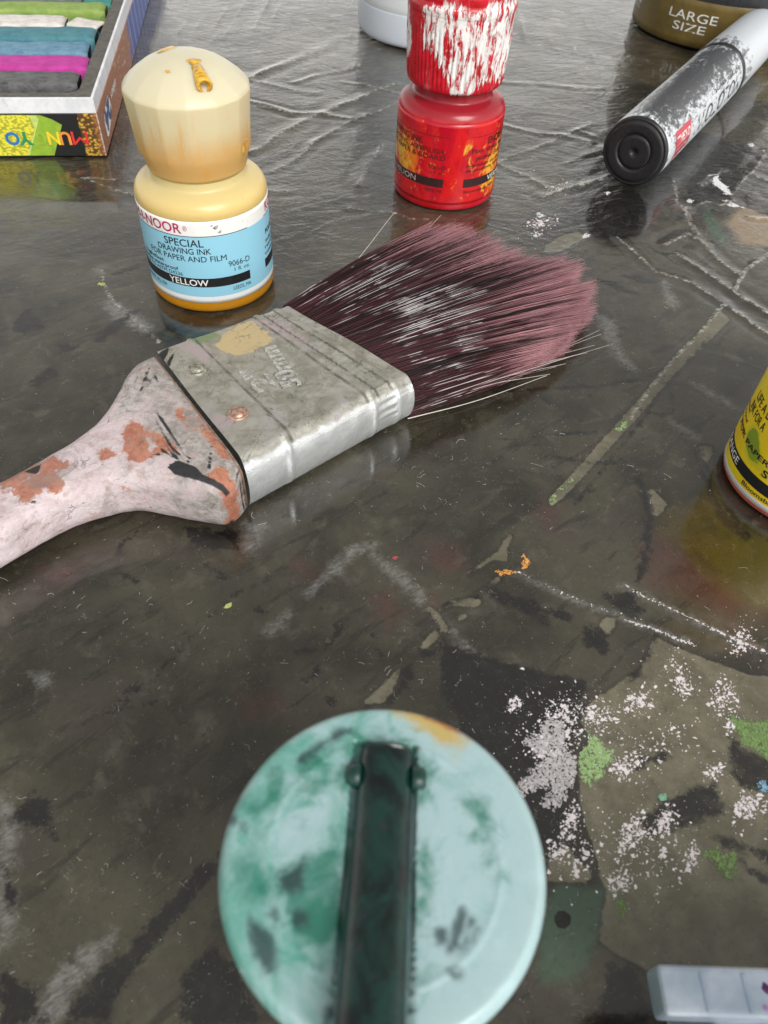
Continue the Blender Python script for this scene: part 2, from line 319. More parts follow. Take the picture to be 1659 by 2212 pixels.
STROKE = {'dark':[([(-47.9,90.9),(-49.9,87.9),(-50.2,85.2),(-49.2,82.6),(-49.0,81.5),(-46.7,79.8),(-45.0,79.3)],0.38),([(-33.9,84.7),(-30.2,82.0),(-28.6,81.0)],0.42),([(-0.7,71.0),(0.5,68.4),(1.6,66.3)],0.23),([(-42.0,53.8),(-41.7,55.9),(-40.4,57.9),(-38.8,60.1),(-35.8,62.0),(-34.0,65.0),(-32.5,68.5)],0.11),([(-40.5,53.9),(-40.3,56.5),(-38.6,58.3),(-35.6,61.0)],0.09),([(-46.0,51.1),(-44.8,52.3),(-42.2,53.4),(-35.2,55.6)],0.15),([(-31.7,71.0),(-28.6,73.8),(-26.6,77.6),(-23.9,79.7)],0.15),([(56.8,140.1),(59.0,136.7),(61.3,136.6),(63.4,135.1),(66.4,136.5),(67.5,142.7),(66.6,147.6),(67.2,152.8)],0.18),([(23.8,140.2),(48.2,144.5),(61.0,148.3),(67.2,152.8)],0.45),([(42.2,134.2),(44.2,132.1),(44.4,136.2),(46.0,139.9),(48.8,142.7)],0.16),([(35.6,139.5),(39.2,135.1)],0.12),([(25.2,123.6),(42.1,127.4),(46.8,128.4)],0.13),([(26.6,121.6),(34.1,122.8)],0.11),([(36.0,119.3),(44.7,118.3),(52.9,119.0),(49.6,121.6)],0.15),([(70.3,126.2),(70.2,117.8),(71.5,108.1),(74.7,99.3)],0.25),([(39.5,105.4),(48.5,118.9),(58.3,132.9),(64.1,142.9),(82.0,167.6)],0.19),([(-75.4,357.4),(-67.8,349.8),(-57.8,351.6)],0.27),([(-16.5,206.8),(-11.4,210.5),(-7.7,214.0)],0.14),([(-13.3,66.6),(-10.8,67.2)],0.16),([(12.1,78.0),(15.4,80.1),(19.2,80.4)],0.09),([(-8.9,67.7),(-6.0,72.1)],0.2)],'pale':[([(26.4,86.5),(37.3,80.9),(47.0,77.1),(55.7,74.1)],0.3),([(46.6,85.0),(56.9,79.3),(70.2,72.3),(76.7,69.0)],0.37),([(10.9,76.1),(12.9,73.5),(15.2,70.6),(20.5,65.5)],0.23)]}
FOLDS = [([(-86.1,340.0),(-64.5,325.3),(-45.0,356.2),(-24.3,389.9)],2.6,0.9),([(-104.4,373.3),(-87.5,397.1),(-66.3,429.8)],2.4,0.7),([(-88.9,365.3),(-74.6,391.7),(-63.6,410.2)],2.2,0.7),([(-53.7,259.9),(-45.4,278.6),(-37.3,289.6),(-21.7,309.6),(-5.9,329.3)],2.4,0.6),([(-35.1,264.8),(-26.5,283.1),(-15.9,296.4),(-4.5,308.8)],2.2,0.5),([(-60.0,298.0),(-44.9,295.2),(-30.3,295.0)],2.2,0.4),([(-9.0,271.7),(-12.5,253.8),(-14.0,238.9)],2.4,0.6),([(-64.2,323.3),(-47.7,316.5),(-37.3,314.4)],2.0,0.35),([(-44.5,245.2),(-39.3,252.7),(-32.0,271.3)],1.8,0.4),([(37.0,418.1),(50.4,405.6),(69.1,385.9),(85.8,367.2)],3.0,0.8),([(56.2,426.5),(79.1,412.3),(94.4,401.2)],2.6,0.5),([(24.8,267.7),(42.5,255.4),(47.7,247.6)],2.0,0.4),([(66.0,217.2),(74.0,199.3),(82.4,193.5),(89.3,185.0),(99.0,172.2),(108.0,163.6)],1.6,0.5),([(82.8,208.0),(93.9,191.1),(101.8,181.9),(111.3,173.6)],1.6,0.6),([(94.4,190.6),(99.3,199.4),(110.7,213.0),(122.8,226.6)],1.6,0.6),([(79.5,213.4),(89.3,222.4),(92.7,217.2),(94.9,207.9),(98.3,199.7)],1.8,0.6),([(91.2,260.0),(88.5,243.8),(92.2,222.7)],2.0,0.5),([(26.4,86.5),(37.3,80.9),(47.0,77.1),(55.7,74.1)],1.0,0.22),([(46.6,85.0),(56.9,79.3),(70.2,72.3)],1.0,0.25),([(-2.1,90.1),(4.5,84.8),(9.5,78.0),(12.9,73.5),(15.2,70.6),(20.5,65.5)],1.2,0.22),([(-20.4,33.5),(-29.0,22.1),(-33.9,16.6),(-39.7,10.9)],1.6,0.3),([(-82.6,181.7),(-74.5,165.7),(-58.2,150.6)],1.8,0.3),([(90.1,184.2),(79.1,169.3),(68.1,153.4),(53.2,130.2)],1.8,0.25)]
DABS = [(0,[(33.0,54.8),(35.2,55.6),(37.3,54.3),(39.2,52.4),(39.0,50.7),(37.6,49.0),(35.4,46.5),(34.3,45.9),(33.7,47.9),(33.0,50.3),(32.4,52.5)]),(1,[(25.2,52.9),(27.5,55.0),(29.1,56.9),(31.0,57.3),(32.4,54.8),(31.8,52.2),(33.5,50.4),(33.2,47.9),(31.9,46.0),(30.7,43.8),(29.2,42.2),(26.9,42.1),(26.2,42.8),(28.7,44.7),(27.5,46.2),(25.0,44.0),(23.0,44.4),(23.3,45.9),(26.1,48.3),(27.3,50.0),(25.3,51.5)]),(2,[(60.4,59.7),(63.1,59.2),(66.6,59.8),(73.4,59.9),(71.0,52.3),(64.5,52.4),(62.2,53.7),(60.7,55.3)]),(2,[(50.7,37.0),(52.1,37.8),(56.6,37.8),(55.2,35.4),(53.5,32.6),(52.2,34.3)]),(2,[(36.2,29.8),(38.1,31.0),(37.3,28.0),(36.8,27.3)]),(3,[(27.3,90.4),(28.0,91.1),(28.9,89.7),(28.3,88.1),(27.5,87.9)]),(3,[(22.5,86.7),(23.9,87.4),(26.5,87.4),(26.6,86.7),(24.1,85.7),(22.7,85.6)]),(0,[(33.4,104.8),(34.3,107.0),(35.7,109.1),(36.2,107.2),(35.3,105.1),(34.2,104.7)]),(0,[(36.5,110.1),(40.1,113.2),(40.2,112.6),(36.8,109.1)]),(0,[(51.8,129.7),(55.0,133.1),(55.3,132.6),(52.6,128.9)]),(4,[(61.4,48.1),(62.4,48.7),(63.2,48.8),(63.1,47.2),(61.6,46.8)]),(5,[(45.3,45.3),(46.0,45.8),(46.7,45.8),(46.6,44.8),(45.5,44.6)]),(6,[(104.9,264.2),(108.3,265.2),(108.1,260.2),(109.3,257.1),(109.7,250.7),(107.6,250.3),(106.2,254.5),(104.9,257.5)]),(6,[(105.6,246.1),(108.4,245.4),(110.9,242.2),(106.5,242.1)]),(6,[(41.8,229.3),(44.1,229.1),(44.6,227.3),(42.5,226.5)]),(6,[(54.9,217.6),(56.9,218.9),(58.1,218.0),(56.9,216.1),(55.1,215.8)]),(6,[(65.8,245.9),(67.5,247.6),(68.4,245.7),(67.0,244.2)]),(6,[(93.3,244.9),(94.8,246.2),(95.8,244.6),(94.1,243.0)]),(6,[(125.8,291.6),(127.7,292.8),(128.4,290.8),(126.5,289.2)]),(7,[(27.4,27.2),(28.0,28.0),(28.9,28.1),(29.7,27.5),(29.5,26.5),(28.7,25.9),(27.8,26.0),(27.4,26.6)]),(8,[(2.1,88.5),(2.8,89.0),(3.3,88.7),(2.8,88.0)]),(9,[(-27.9,74.6),(-27.6,75.4),(-26.6,75.9),(-26.5,75.1),(-27.2,74.6)]),(9,[(-81.3,173.8),(-80.2,175.1),(-78.4,174.5),(-79.2,173.2)])]
CLUSTERS = [((32.5,58.3),3.1,60),((28.6,52.3),4.6,60),((31.3,40.4),2.8,70),((40.6,49.7),2.6,70),((39.9,39.2),2.8,80),((45.0,61.3),3.1,60),((53.4,64.7),2.6,50),((60.2,63.3),3.4,80),((60.1,58.4),1.7,25),((45.6,41.2),2.3,45),((55.5,49.9),1.6,25),((48.6,36.4),1.7,25),((59.2,44.6),2.8,70),((37.6,32.3),2.2,50),((37.8,58.4),3.3,60),((33.8,36.4),4.9,50),((47.0,54.1),6.8,60),((43.8,37.0),6.2,60),((28.3,36.1),2.0,30),((24.2,59.3),1.7,30),((43.1,223.3),4.2,70),((41.1,215.9),3.2,25),((66.3,75.2),3.6,60),((53.4,68.9),3.5,25),((51.4,249.1),5.9,12),((32.3,55.9),9.1,120)]
EDGE_FLAKES = [([(46.7,85.6),(49.5,83.3),(53.2,81.5),(58.0,78.9),(62.8,76.0),(70.3,72.4)],70,0.14),([(45.4,77.6),(50.1,76.2),(53.9,74.3),(57.3,73.2)],50,0.14),([(26.5,87.1),(33.7,83.0),(42.6,79.2),(48.8,77.9)],15,0.12)]
HANDLE_MARKS = {'terracotta':[[(-49.1,99.1),(-47.8,100.7),(-45.3,99.4),(-45.1,97.0),(-48.1,96.7)],[(-32.7,94.3),(-30.7,96.3),(-28.1,93.7),(-26.0,89.3),(-28.6,90.9)],[(-54.9,98.6),(-53.0,100.3),(-51.2,97.9),(-52.9,96.3)],[(-64.8,94.7),(-63.1,97.8),(-58.0,94.9),(-60.1,94.2),(-62.8,93.0)],[(-70.6,91.8),(-65.2,95.9),(-64.8,92.8),(-69.4,88.7)],[(-51.5,105.0),(-49.8,108.4),(-44.9,102.0),(-46.7,99.3),(-49.5,99.1)],[(-43.6,115.7),(-42.9,117.5),(-41.0,114.3),(-41.2,110.9),(-41.8,108.6)],[(-66.7,88.3),(-65.3,92.1),(-61.8,93.4),(-58.8,90.8),(-59.6,88.9),(-62.3,89.6),(-63.6,86.3)],[(-44.3,105.2),(-40.8,105.8),(-39.2,103.6),(-40.5,99.9),(-44.8,97.5),(-43.5,100.6)],[(-48.8,91.9),(-44.9,92.2),(-43.1,90.5),(-48.1,89.2)],[(-37.4,108.5),(-34.6,107.2),(-29.8,98.9),(-31.2,99.2),(-35.1,104.5)]],'ink':[[(-46.9,113.0),(-46.8,113.9),(-47.0,114.8),(-47.1,113.8)],[(-45.6,114.3),(-45.4,115.1),(-45.6,115.8),(-45.7,115.1)],[(-48.6,115.4),(-48.5,116.1),(-48.6,116.7),(-48.7,116.0)],[(-47.2,115.1),(-47.0,116.3),(-47.0,117.5),(-47.3,116.3)],[(-46.2,111.6),(-46.0,112.8),(-46.1,113.8),(-46.2,112.7)],[(-49.9,118.4),(-49.9,119.5),(-50.1,120.6),(-50.1,119.5)],[(-45.7,105.6),(-45.5,106.9),(-45.5,108.1),(-45.7,106.9)],[(-46.4,108.8),(-46.4,109.6),(-46.6,110.4),(-46.6,109.6)],[(-49.2,117.2),(-49.0,117.8),(-49.1,118.4),(-49.3,117.8)],[(-47.6,116.4),(-47.4,117.4),(-47.5,118.3),(-47.7,117.4)],[(-49.9,119.8),(-49.8,120.4),(-50.0,121.1),(-50.1,120.4)],[(-46.5,118.0),(-46.4,119.0),(-46.7,120.0),(-46.7,118.9)],[(-48.3,118.4),(-48.2,119.5),(-48.2,120.6),(-48.3,119.5)],[(-46.2,113.8),(-46.3,115.2),(-46.5,116.5),(-46.4,115.2)],[(-46.7,116.2),(-46.5,116.7),(-46.7,117.1),(-46.8,116.6)],[(-46.2,121.3),(-46.1,122.7),(-46.1,124.0),(-46.3,122.7)],[(-40.9,96.2),(-40.0,96.6),(-39.4,96.9),(-40.3,96.5)],[(-39.4,100.1),(-39.3,100.6),(-39.5,101.0),(-39.6,100.6)],[(-40.7,98.1),(-40.7,99.1),(-40.9,100.1),(-40.9,99.1)],[(-40.2,98.9),(-40.0,99.4),(-40.1,99.9),(-40.3,99.4)],[(-42.2,99.2),(-42.1,99.8),(-42.2,100.4),(-42.3,99.8)],[(-38.3,98.4),(-38.2,99.4),(-38.4,100.5),(-38.5,99.4)],[(-42.5,99.1),(-42.5,99.8),(-42.6,100.5),(-42.6,99.8)],[(-43.2,99.0),(-43.1,99.8),(-43.3,100.6),(-43.3,99.8)],[(-40.3,97.8),(-39.9,97.9),(-39.8,98.1),(-40.2,97.9)],[(-41.8,99.7),(-41.7,100.3),(-41.8,100.9),(-41.9,100.3)],[(-40.5,98.1),(-40.4,98.7),(-40.6,99.3),(-40.7,98.7)],[(-40.5,97.9),(-40.3,99.3),(-40.3,100.5),(-40.5,99.2)],[(-27.1,94.9),(-26.8,96.2),(-26.9,97.5),(-27.1,96.2)],[(-27.2,93.8),(-27.2,95.0),(-27.3,96.3),(-27.4,95.0)],[(-29.6,98.4),(-28.7,98.7),(-28.2,99.0),(-29.0,98.7)],[(-29.3,97.8),(-28.7,98.0),(-28.5,98.1),(-29.1,98.0)],[(-25.3,91.9),(-25.2,93.2),(-25.3,94.5),(-25.4,93.2)],[(-27.7,95.5),(-27.5,96.9),(-27.5,98.2),(-27.8,96.8)],[(-28.8,97.3),(-28.1,97.5),(-27.7,97.7),(-28.4,97.5)],[(-27.9,94.5),(-27.7,95.8),(-27.7,97.0),(-28.0,95.8)],[(-27.5,92.2),(-26.6,92.5),(-26.0,92.8),(-26.9,92.5)],[(-30.1,96.2),(-29.8,96.7),(-29.9,97.2),(-30.1,96.7)],[(-53.2,121.5),(-52.2,122.0),(-51.3,122.4),(-52.4,122.0)],[(-48.8,119.9),(-48.6,121.0),(-48.7,121.9),(-48.9,120.9)],[(-49.5,118.9),(-49.4,120.3),(-49.6,121.7),(-49.6,120.3)],[(-50.8,119.6),(-49.7,120.1),(-48.8,120.5),(-49.9,120.0)],[(-50.9,122.1),(-50.3,122.4),(-50.0,122.5),(-50.6,122.3)],[(-51.0,119.8),(-50.8,121.4),(-50.9,122.9),(-51.1,121.3)],[(-52.7,118.4),(-52.6,119.8),(-52.8,121.3),(-52.9,119.8)],[(-49.1,121.6),(-48.0,122.1),(-47.2,122.5),(-48.3,122.0)],[(-51.2,99.5),(-51.2,100.8),(-51.5,102.1),(-51.5,100.7)],[(-52.7,95.2),(-52.6,95.8),(-52.8,96.4),(-52.9,95.8)],[(-49.2,98.5),(-48.5,98.8),(-48.0,99.0),(-48.8,98.8)],[(-54.2,99.4),(-53.4,99.7),(-53.0,99.9),(-53.8,99.7)],[(-53.3,95.9),(-53.2,97.2),(-53.5,98.6),(-53.5,97.2)],[(-53.3,99.2),(-52.3,99.6),(-51.6,99.9),(-52.6,99.5)],[(-57.1,99.6),(-56.4,99.9),(-56.0,100.1),(-56.7,99.9)],[(-52.5,97.9),(-52.4,99.1),(-52.5,100.2),(-52.7,99.1)],[(-34.5,97.8),(-34.4,98.8),(-34.5,99.8),(-34.6,98.8)],[(-33.5,100.6),(-33.4,101.8),(-33.5,103.1),(-33.6,101.8)],[(-36.7,103.9),(-36.5,104.7),(-36.6,105.4),(-36.8,104.6)],[(-34.2,99.5),(-34.0,99.9),(-34.1,100.2),(-34.3,99.8)],[(-34.2,105.7),(-33.7,105.8),(-33.5,106.0),(-34.0,105.8)],[(-33.7,100.1),(-33.6,101.4),(-33.6,102.8),(-33.8,101.4)],[(-36.6,99.1),(-36.4,99.7),(-36.5,100.2),(-36.7,99.6)],[(-36.1,104.5),(-35.5,104.6),(-35.3,104.8),(-35.9,104.6)],[(-40.7,95.7),(-39.1,97.5),(-35.6,96.1),(-33.8,94.4),(-28.8,92.6),(-29.4,92.0),(-34.6,93.3),(-39.2,94.4)],[(-51.0,113.9),(-51.4,120.3),(-51.1,125.2),(-50.7,120.3),(-50.6,115.0)],[(-44.9,107.3),(-45.4,112.1),(-45.3,115.9),(-44.5,110.6),(-44.3,107.3)],[(-49.6,119.0),(-49.5,122.0),(-49.2,121.4),(-49.2,119.0)],[(-46.3,110.4),(-46.7,113.7),(-46.5,113.7),(-45.9,109.9)],[(-48.7,109.1),(-48.8,110.7),(-48.2,109.1)],[(-45.4,97.0),(-41.9,99.8),(-39.3,103.8),(-39.2,103.3),(-41.7,98.8)],[(-33.3,95.6),(-33.7,103.0),(-33.5,103.1),(-32.6,95.7)],[(-40.4,97.9),(-39.2,100.5),(-38.9,100.5),(-39.3,97.5)],[(-37.5,97.2),(-37.1,98.7),(-36.6,98.2),(-37.0,96.7)],[(-67.1,93.6),(-65.8,94.6),(-64.5,95.7),(-64.1,92.9),(-66.0,93.2)],[(-63.2,86.3),(-62.3,86.6),(-62.1,86.2),(-63.0,86.0)]],'green':[[(-47.8,88.3),(-45.6,89.9),(-42.2,89.7),(-42.2,87.0),(-45.3,86.3)],[(-60.9,93.0),(-58.5,94.2),(-58.1,91.8)]]}
FERRULE_MARKS = {'cream':[[(-39.1,133.0),(-37.0,139.4),(-33.4,142.6),(-29.7,140.2),(-27.2,137.0),(-28.7,133.4),(-32.8,129.1),(-37.0,130.6)]],'rose':[[(-47.6,131.4),(-45.2,133.0),(-41.3,132.1),(-37.1,128.6),(-40.2,126.4),(-44.8,129.8)],[(-35.3,108.2),(-33.9,110.5),(-29.8,109.8),(-29.1,107.8),(-32.2,105.3)],[(-33.8,142.6),(-27.0,144.7),(-19.6,138.5),(-19.1,134.5),(-28.5,140.3)]],'green':[[(-44.9,133.7),(-40.0,137.7),(-38.9,136.4),(-42.9,131.9)]],'ink':[[(-50.2,127.3),(-48.8,130.3),(-48.1,129.4),(-48.4,124.9)],[(-47.7,125.0),(-47.0,128.9),(-46.8,128.6),(-46.7,123.3)]]}
CAP_MARKS = {'teal':[[(-9.3,6.5),(-7.7,8.0),(-5.5,8.8),(-6.2,6.7),(-6.3,4.5),(-7.2,4.0),(-8.2,5.2)],[(-10.6,6.6),(-9.3,7.0),(-9.3,5.2),(-9.8,4.3),(-11.1,2.9),(-11.3,1.3),(-11.7,2.9),(-10.5,4.7)],[(-13.1,4.1),(-12.6,5.2),(-11.6,4.6),(-11.3,2.9),(-12.2,2.9)],[(-9.1,-1.9),(-8.0,-1.3),(-6.7,-0.4),(-3.9,0.9),(-3.2,-2.9),(-3.3,-6.4),(-4.7,-7.8),(-6.6,-7.1),(-8.1,-5.0)],[(-13.2,-0.6),(-11.7,-0.1),(-9.7,-1.9),(-9.2,-4.1),(-11.4,-3.9),(-12.8,-2.9)],[(7.5,5.8),(8.8,5.2),(9.4,3.4),(8.5,3.3),(6.8,4.9)],[(8.5,3.3),(9.6,3.0),(9.5,1.8),(8.9,1.9)],[(8.4,0.5),(9.4,0.4),(9.2,-0.2),(8.6,-0.1)],[(9.6,-1.0),(10.2,-1.1),(9.8,-1.4)],[(3.1,1.4),(3.8,1.0),(3.9,-2.5),(3.4,-6.0),(3.0,-6.1)],[(3.4,-8.7),(3.9,-8.6),(3.7,-9.2)],[(7.0,2.3),(7.8,2.3),(7.6,1.9)],[(-4.2,4.4),(-3.9,3.8),(-4.4,3.8)],[(-7.5,2.7),(-7.0,2.6),(-7.2,1.9)],[(-5.0,1.9),(-4.4,1.7),(-3.9,0.9),(-4.5,1.1)],[(-6.4,-7.9),(-4.6,-8.2),(-3.7,-9.7),(-5.3,-9.0)],[(-3.4,10.8),(2.8,11.1),(3.2,9.4),(4.2,6.9),(4.0,5.6),(3.0,4.9),(2.8,9.4),(-3.0,9.9),(-3.5,8.9),(-3.2,4.7),(-4.3,5.5),(-4.2,6.6)],[(-3.8,4.7),(-3.2,5.1),(-1.9,-11.8),(-2.5,-11.9)]],'darkspot':[[(-5.9,10.2),(-5.0,11.0),(-3.9,11.2),(-4.8,10.5),(-6.2,9.5),(-8.3,7.9),(-7.1,9.2)],[(-10.8,-5.3),(-9.9,-5.8),(-8.6,-6.7),(-8.1,-9.2),(-8.8,-9.5),(-10.2,-7.7)],[(-9.3,-5.0),(-8.8,-4.3),(-8.0,-5.7),(-8.7,-6.0)],[(-7.7,-4.8),(-6.1,-4.8),(-6.0,-5.7),(-7.0,-5.6)],[(-8.7,-2.3),(-7.2,-1.2),(-6.8,-1.0),(-6.8,-3.1),(-8.3,-3.2)],[(-13.6,2.4),(-13.2,2.5),(-13.2,2.0)],[(-12.8,2.0),(-12.4,1.9),(-12.5,1.4)],[(4.5,-5.6),(5.1,-5.4),(5.3,-6.1),(4.7,-6.3)],[(5.6,-6.9),(6.6,-4.1),(6.8,-4.1),(6.2,-6.4)],[(6.6,-6.5),(7.4,-4.6),(7.5,-4.7),(7.0,-6.5)],[(7.3,-6.0),(7.8,-5.1),(7.9,-5.2),(7.5,-6.1)],[(5.8,-8.5),(6.6,-8.5),(6.0,-8.7)],[(-3.9,-11.3),(-2.9,-11.0),(-2.6,-11.9),(-3.9,-12.0)]],'rust':[[(0.6,13.8),(2.3,14.0),(5.3,12.9),(7.9,11.1),(7.6,10.4),(6.5,9.6),(4.6,10.7),(2.5,12.2)]],'rustcore':[[(3.0,13.5),(4.9,13.1),(7.9,11.2),(7.6,11.0),(5.3,12.3),(3.5,13.0)]]}

# ------------------------------------------------------------------ the table top
def table_material():
    g = G('dark_plastic_sheet', rough=.16)
    P = g.co()
    big = g.noise(.035, 5, .6, .4, P); mid = g.noise(.16, 6, .62, .3, P)
    c = g.mix(g.ss(big, .35, .65), (.022, .0195, .013), (.064, .057, .038))
    c = g.mix(g.f('MULTIPLY', g.ss(g.noise(.05, 4, .5, 0, g.co(rot=1.1)), .5, .7), .6), c, (.050, .037, .033))
    st = g.noise(.12, 7, .65, .6, g.co((.45, 2.2, 1), .75))
    c = g.mix(g.f('MULTIPLY', g.ss(st, .53, .64), .55), c, (.012, .011, .009))
    c = g.mix(g.f('MULTIPLY', g.ss(mid, .54, .70), .45), c, (.105, .095, .070))
    c = g.mix(g.f('MULTIPLY', g.edge('ochre', 5, .2, 3, 7), .6), c, (.070, .048, .010))
    c = g.mix(g.f('MULTIPLY', g.edge('red', 4, .22, 2.5, 7), .42), c, (.085, .028, .026))  # red stains; the patch by the orange bottle also paints its reflection
    c = g.mix(g.f('MULTIPLY', g.edge('green', 1.2, .5, 1.2), .62), c, (.050, .105, .066))
    c = g.mix(g.f('MULTIPLY', g.edge('tan', 2, .3, 2), .75), c, (.30, .21, .12))
    scuff = g.ss(g.noise(.9, 8, .8, .3, g.co((.5, 1.6, 1), .6)), .38, .62, .25, 1.0)
    c = g.mix(g.f('MULTIPLY', g.f('MULTIPLY', g.edge('pale', 2.6, .45, 1.4, 8), scuff), .55), c, (.30, .30, .285))  # pale scuffs, with sheen and bright crease streaks painted in
    bare = g.edge('bare', .75, .5, .2, 7)
    c = g.mix(g.f('MULTIPLY', g.ss(g.attr('bare'), -1.0, 0.05), .55), c, (.018, .016, .013))
    barec = g.mix(g.ss(mid, .35, .7), (.100, .090, .058), (.165, .150, .102))
    c = g.mix(bare, c, barec)
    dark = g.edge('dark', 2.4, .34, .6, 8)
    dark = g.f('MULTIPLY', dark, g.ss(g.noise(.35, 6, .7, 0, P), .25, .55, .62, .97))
    c = g.mix(dark, c, (.010, .009, .0085))  # dark stains, plus one large patch painting the tub's reflection
    hair = g.ss(g.f('ABSOLUTE', g.f('SUBTRACT', g.noise(.22, 3, .45, 2.5, P), .5)), .006, .001)
    hair = g.f('MULTIPLY', hair, g.ss(g.noise(.4, 3, .5, 0, P), .54, .62))
    c = g.mix(g.f('MULTIPLY', hair, .5), c, (.26, .25, .22))
    mott = g.noise(.9, 8, .72, .4, P)
    c = g.mix(g.f('MULTIPLY', g.ss(mott, .50, .34), .28), c, (.014, .013, .011))
    # dust, scuffs and lint-sized specks
    sc = g.ss(g.noise(.5, 8, .75, 0, g.co((.25, 3.0, 1), .9)), .62, .74)
    sc2 = g.ss(g.noise(.6, 8, .75, 0, g.co((.3, 3.2, 1), 2.3)), .64, .76)
    c = g.mix(g.f('MULTIPLY', g.f('MAXIMUM', sc, sc2), .46), c, (.24, .23, .20))
    dots = g.ss(g.voro(.9, 'F1', P), .10, .04)
    keep = g.ss(g.noise(.3, 3, .5, 0, P), .52, .62)
    c = g.mix(g.f('MULTIPLY', g.f('MULTIPLY', dots, keep), .55), c, (.30, .29, .26))
    fine = g.ss(g.noise(3.2, 5, .7, 0, P), .60, .74)
    c = g.mix(g.f('MULTIPLY', fine, .5), c, (.19, .18, .155))
    glint = g.f('MULTIPLY', g.ss(g.f('ADD', g.attr('crease_glint'), g.f('MULTIPLY', g.f('SUBTRACT', g.noise(.5, 7, .75, 0, P), .5), 2.4)), -.1, .6), .8)  # whitened creases: bright glints painted along the fold crests
    c = g.mix(glint, c, (.58, .56, .50))
    g.set('Base Color', c)
    y = g.xyz(P)[1]
    r = g.ss(g.noise(.09, 6, .6, .5, P), .3, .75, .07, .30)
    r = g.f('ADD', r, g.f('MULTIPLY', bare, .10))
    r = g.f('ADD', r, g.f('MULTIPLY', g.f('MAXIMUM', sc, sc2), .15))
    g.set('Roughness', r)
    g.set('IOR', 1.40); g.set('Coat Weight', 1.0); g.set('Coat Roughness', g.ss(g.noise(.07, 5, .6, .6, P), .3, .7, .045, .17)); g.set('Coat IOR', 1.5)
    # crinkled film: ridged noise, plus fine relief
    def ridge(n): return g.f('SUBTRACT', 1.0, g.ss(g.f('ABSOLUTE', g.f('SUBTRACT', n, .5)), 0.0, .12))
    w1 = ridge(g.noise(.045, 5, .55, .8, g.co((.6, 1.5, 1), -.35)))
    w2 = ridge(g.noise(.06, 5, .55, .6, g.co((.6, 1.7, 1), .5)))
    far = g.ss(y, 150, 290)
    h = g.f('MULTIPLY', g.f('ADD', g.f('MULTIPLY', w1, .55), g.f('MULTIPLY', w2, .5)), g.f('ADD', .10, far))
    h = g.f('ADD', h, g.f('MULTIPLY', far, g.f('MULTIPLY', ridge(g.noise(.11, 4, .6, 1.0, g.co((.7, 1.4, 1), .1))), .35)))
    b1 = g.bump(h, .9, .55)
    h2 = g.f('ADD', g.f('ADD', g.f('MULTIPLY', g.noise(.7, 6, .6, 0, P), .7), g.f('MULTIPLY', g.noise(.13, 4, .55, 1.0, P), 3.2)), g.f('MULTIPLY', bare, -.25))
    g.bump(h2, .22, .12, b1)
    return g.m

def spaced(lo, hi, step, outer_lo, outer_hi):
    a = list(np.arange(lo, hi, step)); s = step; x = a[-1]
    while x < outer_hi: s *= 1.18; x += s; a.append(x)
    s = step; x = lo
    while x > outer_lo: s *= 1.18; x -= s; a.insert(0, x)
    return np.array(a)

xs = spaced(-150, 150, .62, -450, 520); ys = spaced(-2, 330, .62, -260, 900)
gx, gy = np.meshgrid(xs, ys, indexing='ij'); TP = np.stack([gx.ravel(), gy.ravel()], 1)
tz = .22 * vnoise(TP, 38, 1) + .10 * vnoise(TP, 15, 2)
tz *= np.clip((TP[:, 1] - 60) / 160, .25, 1.6)
tz -= .1
warp = np.stack([1.2 * vnoise(TP, 14, 5), 1.2 * vnoise(TP, 14, 6)], 1)
for _ in range(34):
    x0, y0 = rng.uniform(-115, 150), rng.uniform(225, 450); a_ = rng.choice([.42, -.38, .75]) + rng.normal(0, .16); L_ = rng.uniform(18, 70)
    FOLDS.append(([(x0 + math.cos(a_) * L_ * k / 4, y0 + math.sin(a_) * L_ * k / 4 + rng.normal(0, 1.3)) for k in range(5)], rng.uniform(1.2, 2.2), rng.uniform(.25, .6)))
for line, w, h in FOLDS:
    a = np.array(line); m = np.all((TP > a.min(0) - 14) & (TP < a.max(0) + 14), 1)
    d = seg_dist(TP[m] + warp[m], line) / w
    tz[m] += h * .8 * (np.exp(-np.abs(d) * 2.2) * (.75 + .5 * vnoise(TP[m], 5, 8)) - .25 * np.exp(-((d - 1.9) ** 2) * 1.5))
crease_glint = np.full(len(TP), -3.0)  # where fold crests get their painted glint
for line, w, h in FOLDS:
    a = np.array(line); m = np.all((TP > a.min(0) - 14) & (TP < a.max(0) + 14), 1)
    crease_glint[m] = np.maximum(crease_glint[m], (.14 + .30 * h - np.abs(seg_dist(TP[m] + warp[m], line) - .3)) / max(1.0, a[:, 1].mean() / 160) - (.45 if a[:, 1].mean() < 150 else 0))
attrs = {k: field(TP, STAIN_REFLECTION[k], STROKE.get(k, ())) for k in STAIN_REFLECTION}
# the strip and bare patches lie a touch lower than the film round them
attrs['crease_glint'] = np.clip(crease_glint, -3, 2)
tz -= .10 * np.clip(attrs['bare'] * 3 + .5, 0, 1)
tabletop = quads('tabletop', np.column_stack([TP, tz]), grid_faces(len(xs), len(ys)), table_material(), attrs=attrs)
tabletop['kind'] = 'structure'
tabletop['label'] = 'dark olive plastic sheet covering the table, wrinkled, glossy and paint stained'

